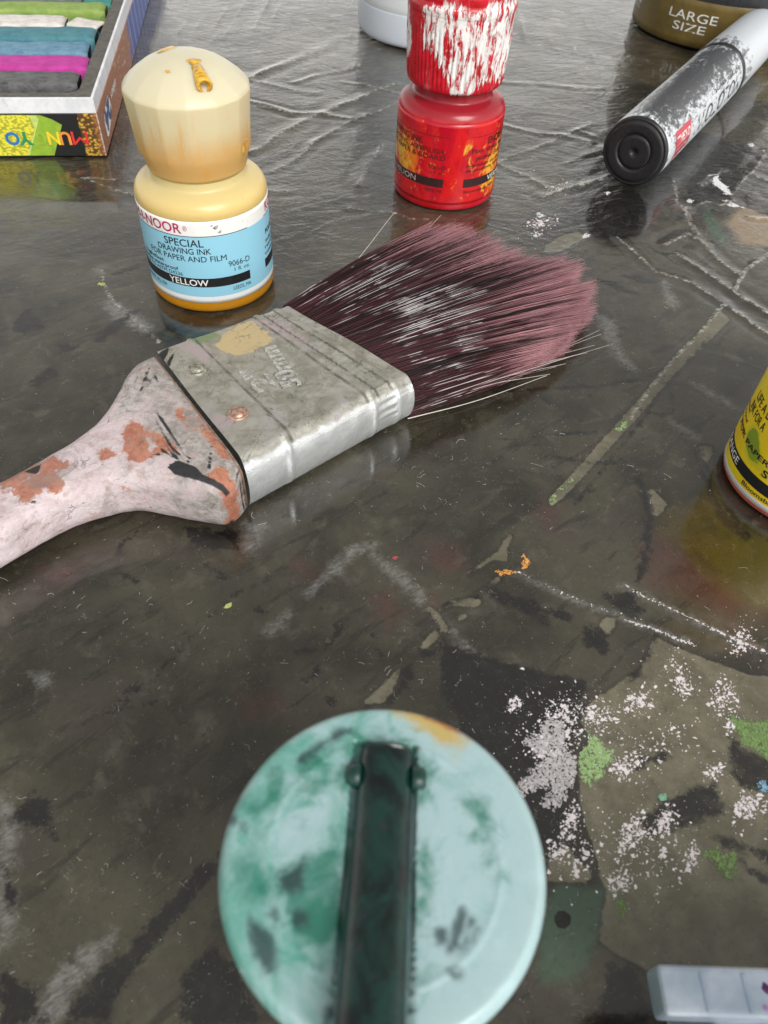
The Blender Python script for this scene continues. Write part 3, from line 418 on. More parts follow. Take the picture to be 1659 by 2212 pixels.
def flake_mat(name, c, hi):
    g = G(name, c, .75)
    n = g.noise(1.6, 8, .75); n3 = g.noise(.7, 7, .75)
    k = g.mix(g.ss(n, .35, .65), c, hi); k = g.mix(g.f('MULTIPLY', g.ss(n3, .55, .66), .55), k, tuple(q * .35 for q in c))
    g.set('Base Color', k); g.bump(g.noise(2.2, 7, .75), .8, .25)
    return g.m
DABM = [flake_mat('green_paint', (.22, .36, .13), (.36, .50, .24)), flake_mat('grey_white_paint', (.34, .31, .32), (.56, .53, .54)),
        flake_mat('olive_green_paint', (.12, .20, .06), (.20, .30, .11)), flake_mat('orange_paint', (.62, .24, .04), (.80, .42, .12)),
        flake_mat('blue_paint', (.16, .34, .52), (.28, .48, .60)), flake_mat('turquoise_paint', (.12, .32, .22), (.25, .45, .33)),
        flake_mat('white_paint', (.66, .66, .68), (.82, .82, .83)), flake_mat('black_paint', (.008, .008, .008), (.02, .02, .018)),
        flake_mat('crimson_paint', (.35, .04, .06), (.50, .10, .12)), flake_mat('lime_paint', (.40, .48, .12), (.58, .64, .25))]

def dab_outline(pts, jag):
    p = np.array(pts, float); out = []
    for a, b in zip(p, np.roll(p, -1, 0)):
        L = np.hypot(*(b - a)); n = max(1, int(L / .28)); nrm = np.array([-(b - a)[1], (b - a)[0]]) / max(L, 1e-6)
        for i in range(n):
            out.append(a + (b - a) * i / n + nrm * rng.normal(0, jag))
    return out

def ground_z(x, y):
    i = np.clip(np.searchsorted(xs, x), 0, len(xs) - 1); j = np.clip(np.searchsorted(ys, y), 0, len(ys) - 1)
    return float(tz.reshape(len(xs), len(ys))[i, j])

def chip(V, Fc, x, y, r, z, th):
    n = int(rng.integers(6, 11)); a = np.sort(rng.uniform(0, 2 * np.pi, n)); rr = r * rng.uniform(.55, 1.2, n); k = len(V)
    X, Y = x + rr * np.cos(a), y + rr * np.sin(a)
    V.extend([(u, w, z - .08) for u, w in zip(X, Y)]); V.extend([(x + (u - x) * .8, y + (w - y) * .8, z + th * .55) for u, w in zip(X, Y)])
    Fc.append(tuple(range(k + n, k + 2 * n)))
    for i in range(n): Fc.append((k + i, k + (i + 1) % n, k + n + (i + 1) % n, k + n + i))

for c, pts in DABS:
    p = np.array(pts); size = np.hypot(*(p.max(0) - p.min(0))); z = ground_z(*p.mean(0))
    if size < 2.5 or c == 7:
        poly_plate('paint_dab', dab_outline(pts, min(.10, size * .02) if c != 7 else .01), z - .1, z + .10, DABM[c], tabletop)
        continue
    # a dab is a crust of overlapping crumbs with gaps and ragged edges
    V, Fc = [], []
    area = abs(np.sum(p[:, 0] * np.roll(p[:, 1], -1) - np.roll(p[:, 0], -1) * p[:, 1])) / 2
    for _ in range(int(area * 42) + 30):
        q = rng.uniform(p.min(0) - .5, p.max(0) + .5)
        d = float(sdf(q[None], p)[0]) + .55 * float(vnoise(q[None], 1.1, 31)[0]) + .35 * float(vnoise(q[None], .4, 32)[0])
        if d > 0: chip(V, Fc, q[0], q[1], rng.uniform(.10, .34) * min(1.2, .5 + d), z, .06 + .10 * rng.uniform())
    raw('paint_dab', V, Fc, DABM[c], tabletop, False, 'stuff')

# speckles of dried white paint: far too many to count
V, Fc = [], []
def flake(x, y, r):
    n = rng.integers(5, 9); a = np.sort(rng.uniform(0, 2 * np.pi, n)) ; rr = r * rng.uniform(.5, 1.15, n)
    st, ca = rng.uniform(.8, 1.7), rng.uniform(-.4, 1.2)
    px = rr * np.cos(a) * st; py = rr * np.sin(a); X = x + px * math.cos(ca) - py * math.sin(ca); Y = y + px * math.sin(ca) + py * math.cos(ca)
    z = ground_z(x, y); k = len(V); h = z + .03 + r * .06
    V.extend([(u, w, z - .05) for u, w in zip(X, Y)]); V.extend([(x + (u - x) * .85, y + (w - y) * .85, h) for u, w in zip(X, Y)])
    Fc.append(tuple(range(k + n, k + 2 * n)))
    for i in range(n): Fc.append((k + i, k + (i + 1) % n, k + n + (i + 1) % n, k + n + i))
for (cx, cy), r, n in CLUSTERS:
    ang, sx = rng.uniform(.3, 1.2), rng.uniform(1.0, 1.7)
    far = max(1.0, cy / 130)
    for _ in range(int(n * 2.6)):
        a, b = rng.normal(0, r * .42 * sx), rng.normal(0, r * .42 / sx)
        flake(cx + a * math.cos(ang) - b * math.sin(ang), cy + a * math.sin(ang) + b * math.cos(ang), (min(.6, .045 + rng.exponential(.12))) * far ** .5)
for _ in range(900):
    (cx, cy), r, n = CLUSTERS[int(rng.integers(len(CLUSTERS)))]
    flake(cx + rng.normal(0, r * 1.1), cy + rng.normal(0, r * 1.1), (.035 + rng.exponential(.045)) * max(1.0, cy / 130) ** .5)
for line, n, w in EDGE_FLAKES:
    L = np.array(line); cum = np.concatenate([[0], np.cumsum(np.hypot(*np.diff(L, axis=0).T))])
    for _ in range(n * 3):
        t = rng.uniform(0, cum[-1]); x = np.interp(t, cum, L[:, 0]); y = np.interp(t, cum, L[:, 1])
        flake(x + rng.normal(0, w), y + rng.normal(0, w), min(.4, .09 + rng.exponential(.06)))
g = flake_mat('chalky_white_paint', (.62, .55, .57), (.80, .76, .78))
raw('paint_speckle', V, Fc, g, tabletop, False, 'stuff')

# lint, hairs and dust specks
V, Fc = [], []
def fibre(x, y, L, r):
    a = rng.uniform(0, 2 * np.pi); curl = rng.normal(0, .55); k0 = len(V); n = 9; z0 = ground_z(x, y)
    for i in range(n):
        a += curl * rng.uniform(-.6, 1.1); x += math.cos(a) * L / n; y += math.sin(a) * L / n
        z = max(z0, ground_z(x, y)) + r + .04 + .10 * math.sin(i / n * math.pi)
        t = np.array([-math.sin(a), math.cos(a)])
        V.extend([(x + t[0] * r, y + t[1] * r, z), (x, y, z + r), (x - t[0] * r, y - t[1] * r, z)])
        if i:
            b = k0 + 3 * (i - 1)
            for q in range(3): Fc.append((b + q, b + (q + 1) % 3, b + 3 + (q + 1) % 3, b + 3 + q))
nests = [(rng.uniform(-45, 55) * (1 + y_ / 140), y_) for y_ in 15 + 140 * rng.uniform(size=26) ** 1.2]
for k in range(330):
    if k % 3: cx, cy = nests[int(rng.integers(len(nests)))]; x, y = cx + rng.normal(0, 5 + cy * .03), cy + rng.normal(0, 4 + cy * .03)
    else: y = 15 + 170 * rng.uniform() ** 1.2; x = rng.uniform(-50, 60) * (1 + y / 130)
    s = 1 + y / 140
    fibre(x, y, min(2.6, .15 + rng.exponential(.40)) * s, rng.uniform(.008, .019) * s)
for k in range(700):
    if k % 2: cx, cy = nests[int(rng.integers(len(nests)))]; x, y = cx + rng.normal(0, 7), cy + rng.normal(0, 6)
    else: y = 12 + 210 * rng.uniform() ** 1.3; x = rng.uniform(-50, 60) * (1 + y / 130)
    fibre(x, y, rng.uniform(.06, .20), rng.uniform(.018, .045))
raw('lint', V, Fc, plain('lint_fibre', (.55, .54, .50), .8, bump=0), tabletop, False, 'stuff')

# ------------------------------------------------------------------ ink bottles
BOTTLES = 'ink bottles standing on the table'
BODY = rounded([(0, .5), (11, .3), (14.4, .15), (15.7, .5), (16.1, 1.6), (16.1, 4)], 2) + [(16.1, z) for z in np.arange(6, 25, 2.)] + \
       rounded([(16.1, 25.2), (16.05, 26.8), (15.2, 28.5), (13.4, 29.4), (11.9, 29.8), (11.5, 30.4), (11.5, 36)], 2)
def az(loc): return math.atan2(-loc[1], -loc[0])       # direction from a bottle to the camera side

def blob(name, c, r, mat, parent, sx=1.0, sy=.6, h=.25, tilt=None, rot=0.0):
    """low irregular dried drop on a cap"""
    n, m_ = 22, 5; v = []
    for i in range(m_):
        k = 1 - i / (m_ - 1)
        for j in range(n):
            a = 2 * np.pi * j / n; rr = r * k * (1 + .13 * math.sin(3 * a + r) + .09 * math.sin(5 * a + 2))
            x, y = rr * math.cos(a) * sx, rr * math.sin(a) * sy
            p = Vector((x * math.cos(rot) - y * math.sin(rot), x * math.sin(rot) + y * math.cos(rot), h * (1 - k * k) - .12))
            if tilt is not None: p = tilt @ p
            v.append(tuple(Vector(c) + p))
    return quads(name, v, grid_faces(m_, n, False, True), mat, parent)

def label_shell(name, mat, parent, z0, z1, R=16.16, attrs=None):
    pr = [(R - .15, z0 - .02)] + [(R, z) for z in np.linspace(z0, z1, 24)] + [(R - .15, z1 + .02)]
    return lathe(name, pr, mat, parent, 144, attrs=attrs)

def scallop(n, amount, z0, z1):
    def f(P, R, Z):
        q = (P % (2 * np.pi / n)) - np.pi / n
        k = np.cos(np.pi / n) / np.cos(q)
        w = amount * np.clip((Z - z0) / 1.5, 0, 1) * np.clip((z1 - Z) / 1.0 + 1, 0, 1)
        return R * (1 - w + w * k)
    return f

black_ink = plain('black_print', (.012, .012, .014), .45, bump=0)
white_ink = plain('white_print', (.80, .80, .78), .5, bump=0)

# --- yellow ink bottle
YL = (-50.2, 179.8, 0)
t = empty('ink_bottle', YL, 'yellow ink bottle with a pale blue and white label and a frosted domed cap', 'bottle', BOTTLES)
g = G('yellow_ink_plastic', rough=.28, sss=.55)
z = g.xyz(g.co())[2]
c = g.mix(g.ss(g.f('ADD', z, g.f('MULTIPLY', g.noise(.12, 4), 3)), 7, 27), (.60, .25, .005), (.72, .53, .20))
c = g.mix(g.ss(z, 26.5, 30), c, (.70, .58, .28))
c = g.mix(g.f('MULTIPLY', g.ss(g.noise(.25, 5, .6), .60, .72), .45), c, (.60, .40, .08))
g.set('Base Color', c); g.bump(g.noise(1.0, 4), .1, .1)
g.set('Transmission Weight', .12); g.set('Roughness', .30)
lathe('bottle_body', BODY, g.m, t, 128)
lathe('ink', [(0, 1.0), (14.6, 1.0), (15.2, 1.8), (15.2, 8.5), (15.0, 8.8), (0, 9.2)], plain('amber_ink', (.50, .20, .02), .25, bump=0), t, 64)
g = G('blue_white_label', rough=.32)
z = g.xyz(g.co())[2]
blue = g.f('MULTIPLY', g.ss(z, 5.15, 5.25), g.ss(z, 21.45, 21.35))
c = g.mix(blue, (.78, .78, .76), (.27, .56, .71))
d = g.noise(.5, 7, .65)
c = g.mix(g.f('MULTIPLY', g.ss(d, .62, .70), .35), c, (.45, .42, .38))
g.set('Base Color', c)
b = az(YL)
lab = label_shell('label', g.m, t, 3.4, 25.2)
magenta = plain('magenta_print', (.42, .02, .09), .5, bump=0)
R = 16.18
cyl_text([('KOH-I-NOOR', -97, -22, 22.2, 2.4, .012), ('®', -20.5, -17, 22.9, 1.2, 0), ('KOH-I-NOOR', 64, 139, 22.2, 2.4, .012)], R, b, magenta, lab)
cyl_band('rule_line', -90, 36, 21.45, 21.62, R, b, black_ink, lab); cyl_band('rule_line', 60, 150, 21.45, 21.62, R, b, black_ink, lab)
cyl_band('colour_band', -92, 34, 8.0, 10.4, R, b, black_ink, lab); cyl_band('colour_band', 56, 150, 8.0, 10.4, R, b, black_ink, lab)
cyl_text([('SPECIAL', -40, -5, 18.9, 1.85, .005), ('DRAWING INK', -48.5, .5, 16.95, 1.5, .005), ('FOR PAPER AND FILM', -60, 13, 14.95, 1.5, .005),
          ('Lightfast', -72, -45, 13.4, .95, .01), ('Opaque waterproof', -80, -31, 12.05, .95, .01), ('Conforms TO ASTM D4236', -88, -27.5, 10.75, .95, .01),
          ('9066-D', 14, 35, 12.95, 1.5, 0), ('1 fl. oz.', 19, 34.5, 11.5, 1.0, 0), ('LEEDS, MA', 16, 34, 6.4, 1.0, .01), ('BLOOMSBURY, N.J. USA', -88, -47, 6.4, 1.0, .01),
          ('POUR PAPIER', 61, 100, 16.6, 1.3, .02), ('indelebile', 60, 90, 14.5, .9, .01), ('resistant', 58, 90, 13.0, .9, .01), ('conforme', 57, 90, 11.4, .9, .01)], R, b, black_ink, lab)
cyl_text([('YELLOW', -42, -5.5, 8.35, 1.7, .008)], R, b, white_ink, lab, off=.08)
smudge = plain('grey_smudge', (.30, .29, .28), .6, var=.6, scale=1.2)
for ph_, z_, w_ in ((7, 23.6, 1.0), (10, 22.4, .8), (4, 24.2, .5)):
    aa = b + math.radians(ph_); q = Vector((math.cos(aa), math.sin(aa), 0)).to_track_quat('Z', 'Y').to_matrix()
    blob('smudge', (16.17 * math.cos(aa), 16.17 * math.sin(aa), z_), w_, smudge, lab, .9, .6, .20, q, .6)
# frosted cap: skirt with flat facets, chamfer, low dome
g = G('frosted_cap_plastic', rough=.34, sss=.8)
P = g.co(); z = g.xyz(P)[2]
n = g.noise(.12, 5, .6)
c = g.mix(g.ss(g.f('ADD', z, g.f('MULTIPLY', g.f('SUBTRACT', n, .5), 9)), 36, 46), (.66, .41, .15), (.70, .62, .40))
c = g.mix(g.ss(z, 46.5, 52), c, (.68, .63, .46))
c = g.mix(g.f('MULTIPLY', g.f('MULTIPLY', g.ss(g.noise(.35, 5, .65, 0, g.co((1, 1, .12))), .50, .66), g.ss(z, 50, 42)), .55), c, (.70, .36, .08))
g.set('Base Color', c); g.bump(g.noise(.9, 5), .12, .15); g.set('Transmission Weight', .12)
CAP = [(0, 34), (10.5, 31.9), (11.7, 32.1), (12.0, 33), (12.3, 34.8), (13.25, 36.6)] + [(13.25 + .9 * k / 12, 36.6 + 12.2 * k / 12) for k in range(1, 13)] + \
      [(14.2, 49.3), (13.7, 50.0), (12.3, 51.4), (10.7, 52.6), (8.9, 53.7), (7.4, 54.4), (5.5, 55.1), (3, 55.6), (1.4, 55.75), (0, 55.8)]
cap = lathe('cap', CAP, g.m, t, 192, scallop(14, .6, 35, 53))
amber = G('amber_ink_stain', rough=.25); amber.set('Base Color', amber.mix(amber.ss(amber.noise(.9, 6, .65), .35, .62), (.42, .18, .015), (.72, .45, .05))); amber = amber.m
lathe('neck', [(0, 30), (9.6, 30), (9.6, 44), (8.8, 45.2), (0, 45.4)], plain('inked_neck', (.62, .40, .16), .4), t, 64)
def tube(name, p, q, r0, r1, mat, parent, n=20, hollow=0.0):
    p, q = Vector(p), Vector(q); d = (q - p).normalized(); a = d.orthogonal().normalized(); bb = d.cross(a)
    rings = [(p, r0 * .9), (p + d * .12, r0), (q - d * .25, r1), (q, r1 * .86)]
    if hollow: rings += [(q, hollow), (q - d * 1.6, hollow * .8), (q - d * 1.6, 0.001)]
    else: rings += [(q, .001)]
    rings = [(p, .001)] + rings
    v = [[tuple(cn + a * (rr * math.cos(u)) + bb * (rr * math.sin(u))) for u in np.linspace(0, 2 * np.pi, n, endpoint=False)] for cn, rr in rings]
    return quads(name, np.array(v), grid_faces(len(rings), n, False, True)[:, [0, 1, 2, 3]], mat, parent)
bd = Vector((math.cos(b), math.sin(b), 0)); bs = Vector((-bd.y, bd.x, 0))
a24, a18 = math.radians(25), math.radians(18)
tube('spout', (bd * math.cos(a24) + bs * math.sin(a24)) * 6.2 + Vector((0, 0, 54.2)), (bd * math.cos(a18) + bs * math.sin(a18)) * 12.2 + Vector((0, 0, 52.7)), 1.3, 1.75, amber, cap, hollow=1.15)
def on_cap(phi, r):
    zz = np.interp(r, [0, 3, 5.5, 7.2, 8.4, 10.3, 12, 13.6, 14.2], [55.9, 55.7, 55.3, 54.7, 53.9, 52.5, 51.2, 49.9, 49.3])
    a = b + math.radians(phi); nrm = Vector((math.cos(a) * .62, math.sin(a) * .62, .78)) if r > 6.5 else Vector((math.cos(a) * .15, math.sin(a) * .15, .98))
    return Vector((r * math.cos(a), r * math.sin(a), zz)), nrm.to_track_quat('Z', 'Y').to_matrix()
for phi, r, s, sy in ((-138, 4.5, 2.5, .66), (27, 5.0, 1.5, .8), (-27, 7.8, .7, .6)):
    p, q = on_cap(phi, r); blob('ink_stain', p, s, amber, cap, 1, sy, .16, q)
a = b + math.radians(55)
for k, (dz, w) in enumerate(((38, 1.7), (38.6, 1.2), (39.5, .9))):
    aa = a + .06 * k; q = Vector((math.cos(aa), math.sin(aa), 0)).to_track_quat('Z', 'Y').to_matrix()
    blob('ink_stain', (13.2 * math.cos(aa), 13.2 * math.sin(aa), dz), w, amber, cap, .5, 1.0, .35, q)

# --- red ink bottle
RL = (12.5, 241.5, 0)
t = empty('ink_bottle', RL, 'red ink bottle with flame patterned label and white paint smeared on its ribbed cap', 'bottle', BOTTLES)
b = az(RL)
g = G('red_ink_plastic', rough=.24, sss=.25)
n = g.noise(.14, 5, .6)
g.set('Base Color', g.mix(g.ss(n, .35, .65), (.50, .008, .005), (.66, .030, .040))); g.bump(g.noise(.8, 4), .12, .12)
z = g.xyz(g.co())[2]
g.set('Base Color', g.mix(g.ss(z, 25.5, 28.5), g.mix(g.ss(n, .35, .65), (.46, .004, .005), (.58, .012, .034)), (.30, .014, .024)))
lathe('bottle_body', BODY, g.m, t, 128)
g = G('flame_label', rough=.25)
P = g.co((1, 1, .55)); n = g.noise(.16, 7, .68, .9, P); n2 = g.noise(.45, 6, .7, .5, P)
c = g.mix(g.ss(n, .40, .60), (.44, .004, .016), (.60, .012, .014))
c = g.mix(g.ss(g.f('ADD', g.f('MULTIPLY', n, .6), g.f('MULTIPLY', g.attr('hot'), .30)), .42, .60), c, (.72, .17, .012))
c = g.mix(g.f('MULTIPLY', g.ss(g.f('ADD', n2, g.f('MULTIPLY', g.attr('hot'), .22)), .60, .74), .9), c, (.76, .44, .05))
c = g.mix(g.f('MULTIPLY', g.ss(g.noise(.3, 6, .7), .62, .70), .5), c, (.38, .02, .05))
g.set('Base Color', c)
def hot(P_, R_, Z_):
    p = (np.degrees(P_ - b) + 180) % 360 - 180
    h = np.exp(-((p + 55) / 30) ** 2 - ((Z_ - 15) / 7) ** 2) + np.exp(-((p - 62) / 22) ** 2 - ((Z_ - 12) / 9) ** 2) + .6 * np.exp(-((p - 22) / 6) ** 2 - ((Z_ - 19) / 3) ** 2)
    return {'hot': h}
lab = label_shell('label', g.m, t, 2.6, 26.2, attrs=hot)
dk = plain('dark_brown_print', (.030, .010, .010), .45, bump=0)
dull = plain('dull_white_print', (.55, .42, .40), .5, bump=0)
cyl_text([('DRAWING INK', -88, -27, 19.75, 1.9, .005), ('FOR PENS, AIRBRUSH,', -86, -1, 17.75, 1.45, .005), ('ON PAPER & BOARD', -84, -1, 15.95, 1.4, .005), ('9065-D', -18, .5, 13.2, 1.3, 0), ('1 fl. oz.', -15, -1, 11.75, .95, 0),
          ('LEEDS, MA', -20, -1, 6.2, 1.0, .01), ('ENCRE A DESSIN', 47, 110, 19.9, 2.0, .02), ('Pour stylos techniques', 27.5, 105, 17.9, 1.35, .012), ("plumes d'oie, pinceaux", 33.5, 108, 15.7, 1.35, .012),
          ('indelebile sur papier', 23, 86, 13.9, .9, .008), ('permanente, lavable', 23.5, 80, 12.5, .9, .008), ('Bloomsbury, New Jersey', 23, 88, 6.0, .9, .008)], R, b, dk, lab)
cyl_band('rule_line', -90, 2, 22.5, 22.62, R, b, dk, lab); cyl_band('rule_line', 25, 120, 22.5, 22.62, R, b, dk, lab)
cyl_band('colour_band', -92, -.5, 7.8, 10.4, R, b, dk, lab); cyl_band('colour_band', 21.5, 120, 7.8, 10.4, R, b, dk, lab)
cyl_text([('VERMILION', -88, -32.5, 8.3, 1.65, .005)], R, b, dull, lab, off=.08); cyl_text([('VERMILLON', 54, 110, 8.3, 1.65, .005)], R, b, white_ink, lab, off=.08)
pr = [(0, 33), (11.5, 32.6), (13.3, 33.0), (13.9, 33.6)] + [(14.0 + 1.0 * k / 40, 34.2 + 17.8 * k / 40) for k in range(41)] + \
     rounded([(15.1, 52.2), (15.2, 53.5), (14.6, 54.6), (14.8, 55.5), (14.9, 57), (14.0, 58.4), (8.5, 59), (8, 60), (7.6, 63), (5, 64.2), (0, 64.4)], 2)
def ribs(P_, R_, Z_):
    w = np.clip((Z_ - 34) / .8, 0, 1) * np.clip((49.5 - Z_ + 2 * np.sin(P_ * 5)) / 3.5, 0, 1)
    return R_ + .42 * w * (np.abs(np.cos(P_ * 34)) - .5)
def wet(P_, R_, Z_):
    p = (np.degrees(P_ - b) + 180) % 360 - 180
    o = [(-42, 53), (-20, 54), (-10, 55), (10, 53), (40, 55.5), (90, 55), (100, 41), (62, 36.5), (48, 38), (43, 47), (36, 41.5), (33, 37), (20, 36), (14, 34), (4, 34.2), (-2, 37), (-8, 40.5), (-9, 46), (-16, 42), (-22, 46.5), (-34, 45), (-40, 49)]
    q = np.stack([p.ravel() * .25, Z_.ravel()], 1); o = [(x * .25, y) for x, y in o]
    d = sdf(q, o); d = np.maximum(d, sdf(q, [(x * .25, y) for x, y in [(-88, 40), (-84, 50), (-70, 52), (-66, 44), (-72, 40)]]) - .5)
    hole = np.hypot(q[:, 0] - 11, q[:, 1] - 51.5) - 1.3
    rb = np.clip((50 - q[:, 1]) / 4, 0, 1) * np.abs(np.cos(P_.ravel() * 34))
    return {'wet': np.minimum(d, hole), 'ridge': rb}
g = G('paint_smeared_cap', rough=.22)
P = g.co((1, 1, .22)); 
m_ = g.ss(g.f('ADD', g.f('ADD', g.attr('wet'), g.f('MULTIPLY', g.attr('ridge'), 1.5)), g.f('ADD', g.f('MULTIPLY', g.f('SUBTRACT', g.noise(.6, 8, .78, 0, P), .5), 9.5), .5)), -.25, .25)
gap = g.ss(g.noise(.75, 8, .75, .3, P), .56, .49)
m_ = g.f('MULTIPLY', m_, g.f('MAXIMUM', gap, g.ss(g.noise(.12, 4), .60, .68)))
sm = g.ss(g.noise(.30, 7, .7, 0, P), .54, .64)
red = g.mix(g.ss(g.noise(.2, 5, .6), .35, .65), (.42, .004, .008), (.60, .010, .028))
red = g.mix(g.f('MULTIPLY', sm, .5), red, (.62, .20, .22))
c = g.mix(m_, red, g.mix(g.ss(g.noise(.3, 5, .6), .35, .62), (.74, .72, .71), (.84, .83, .82)))
g.set('Base Color', c); g.bump(g.f('ADD', m_, g.f('MULTIPLY', g.noise(.5, 6, .6), 1.4)), .5, .35)
lathe('cap', pr, g.m, t, 408, ribs, wet)

# --- orange ink bottle, cut by the right edge of the picture
OL = (89.3, 116.8, 0)
t = empty('ink_bottle', OL, 'orange ink bottle with a bright yellow label stained green', 'bottle', BOTTLES)
b = az(OL)
g = G('orange_ink_plastic', rough=.26, sss=.3)
g.set('Base Color', g.mix(g.ss(g.noise(.15, 4), .3, .7), (.50, .085, .060), (.62, .15, .09))); 
lathe('bottle_body', BODY, g.m, t, 128)
g = G('yellow_label', rough=.3)
z = g.xyz(g.co())[2]
c = g.mix(g.ss(g.noise(.18, 5), .3, .7), (.84, .58, .012), (.88, .72, .02))
c = g.mix(g.ss(z, 3.25, 3.15), c, (.78, .78, .74))
c = g.mix(g.f('MULTIPLY', g.ss(g.f('ADD', g.attr('stain'), g.f('MULTIPLY', g.noise(.4, 7, .7), .8)), .85, 1.0), .9), c, (.035, .16, .02))
c = g.mix(g.f('MULTIPLY', g.ss(g.f('ADD', g.attr('stain'), g.f('MULTIPLY', g.noise(.5, 7, .7), .8)), .62, .82), .45), c, (.40, .50, .03))
g.set('Base Color', c)
def greenish(P_, R_, Z_):
    p = (np.degrees(P_ - b) + 180) % 360 - 180
    e = lambda a, zz, sa, sz: np.exp(-((p - a) / sa) ** 2 - ((Z_ - zz) / sz) ** 2)
    return {'stain': e(-44, 13.5, 8, 2.6) + .8 * e(-36, 11.5, 8, 2) + .42 * e(-20, 10, 12, 2)}
lab = label_shell('label', g.m, t, 1.9, 25.2, attrs=greenish)
cyl_band('colour_band', -120, -5, 5.2, 7.9, R, b, black_ink, lab)
cyl_text([('ORANGE', -84, -44, 5.75, 1.65, .008)], R, b, white_ink, lab, off=.08)
cyl_text([('Bloomsbury, NJ', -32, 12, 3.75, 1.05, .012), ('FOR PAPER', -70, -20, 11.3, 1.2, .015), ('INK FOR A', -66, -38, 16.5, 2.1, .008), ('LIFE A DRAWING', -64, -8, 19.4, 2.1, .008),
          ('Lightfast', -80, -62, 15.5, .9, .01), ('Waterproof', -80, -58, 13.7, .9, .01), ('pens airbrush', -80, -55, 12, .9, .01), ('S', -22, -17, 8.9, 1.6, .02)], R, b, black_ink, lab)
lathe('cap', CAP, plain('pale_orange_cap', (.70, .50, .30), .4, sss=.4), t, 96, scallop(14, .85, 35, 55))

# --- green-stained bottle in the foreground, seen from above
GL = (1.9, 20.1, 0)
t = empty('ink_bottle', GL, 'pale turquoise bottle cap with dark green flip spout, close in the foreground', 'bottle', BOTTLES)
lathe('bottle_body', [(r * .80, z_) for r, z_ in BODY], plain('green_ink_plastic', (.10, .30, .22), .3, sss=.3), t, 96)
nr, na = 90, 240
rr = np.linspace(0.02, 14.1, nr); aa = np.linspace(0, 2 * np.pi, na, endpoint=False)
def top_z(x, y):
    r = np.hypot(x, y)
    zz = 47.0 - .35 * (r / 14.1) ** 2 - 1.0 * np.clip((r - 13.2) / .95, 0, 1) ** 2.2
    zz += .10 * np.exp(-((r - 10.1) / .28) ** 2)
    in_slot = (np.abs(x + .35) < 3.05) & (y < 10.2)
    return np.where(in_slot, zz - 1.0, zz)
A_, R_ = np.meshgrid(aa, rr); X_, Y_ = R_ * np.cos(A_), R_ * np.sin(A_)
skirt = [(14.25, 45.3), (14.2, 44), (13.9, 40), (13.5, 35.5), (13.0, 33), (11.5, 32.4)]
V = [np.stack([X_, Y_, top_z(X_, Y_)], -1)]
for q in skirt: V.append(np.stack([q[0] * np.cos(aa), q[0] * np.sin(aa), np.full(na, q[1])], -1)[None])
V = np.concatenate(V, 0).reshape(-1, 3)
ca = {k: field(V[:, :2], p) for k, p in CAP_MARKS.items()}
ca['side'] = (V[:, 2] < 45.2).astype(float)
ca['left'] = np.clip((-V[:, 0] + 2) / 14, -1, 1)
g = G('stained_turquoise_cap', rough=.30, sss=.35)
P = g.co(); n = g.noise(.12, 6, .62, .6, P); n2 = g.noise(.40, 6, .66, .4, P)
wash = g.f('ADD', g.f('MULTIPLY', n, .75), g.f('MULTIPLY', g.attr('left'), .20))
c = g.mix(g.ss(wash, .39, .68), (.36, .50, .52), (.11, .33, .275))
c = g.mix(g.f('MULTIPLY', g.ss(n2, .52, .70), .5), c, (.42, .57, .60))
c = g.mix(g.f('MULTIPLY', g.ss(g.noise(.22, 7, .7, .8, P), .50, .68), g.ss(g.attr('left'), -.6, .6, .15, .75)), c, (.06, .30, .23))
c = g.mix(g.f('MULTIPLY', g.ss(g.f('ADD', g.attr('teal'), g.f('MULTIPLY', g.f('SUBTRACT', n2, .5), 6.0)), -1.0, 1.2), g.ss(n, .35, .6, .45, .95)), c, (.022, .17, .115))
c = g.mix(g.f('MULTIPLY', g.ss(g.f('ADD', g.attr('darkspot'), g.f('MULTIPLY', g.f('SUBTRACT', n2, .5), 2.6)), -.6, .45), .85), c, (.022, .045, .05))
c = g.mix(g.f('MULTIPLY', g.ss(g.f('ADD', g.attr('rust'), g.f('MULTIPLY', g.f('SUBTRACT', n2, .5), 4.0)), -.9, .9), .85), c, (.50, .34, .07))
c = g.mix(g.f('MULTIPLY', g.ss(g.f('ADD', g.attr('rustcore'), g.f('MULTIPLY', g.f('SUBTRACT', n2, .5), 1.2)), -.25, .25), .85), c, (.36, .10, .015))
c = g.mix(g.f('MULTIPLY', g.attr('side'), .7), c, (.16, .52, .36))
g.set('Base Color', c); g.bump(g.noise(.5, 5), .16, .2)
g.set('Roughness', g.ss(g.noise(.2, 4), .3, .7, .2, .4))
cap = quads('cap', V, grid_faces(nr + len(skirt), na, False, True)[:, [0, 1, 2, 3]], g.m, t, attrs=ca)
g = G('dark_green_spout', rough=.16)
n = g.noise(.28, 6, .66, .5, g.co((1, .6, 1)))
c = g.mix(g.ss(n, .38, .62), (.002, .006, .006), (.007, .034, .027))
c = g.mix(g.ss(g.noise(.35, 6, .7), .60, .72), c, (.030, .024, .036))
g.set('Base Color', c); g.bump(g.noise(.5, 6, .65), .3, .25)
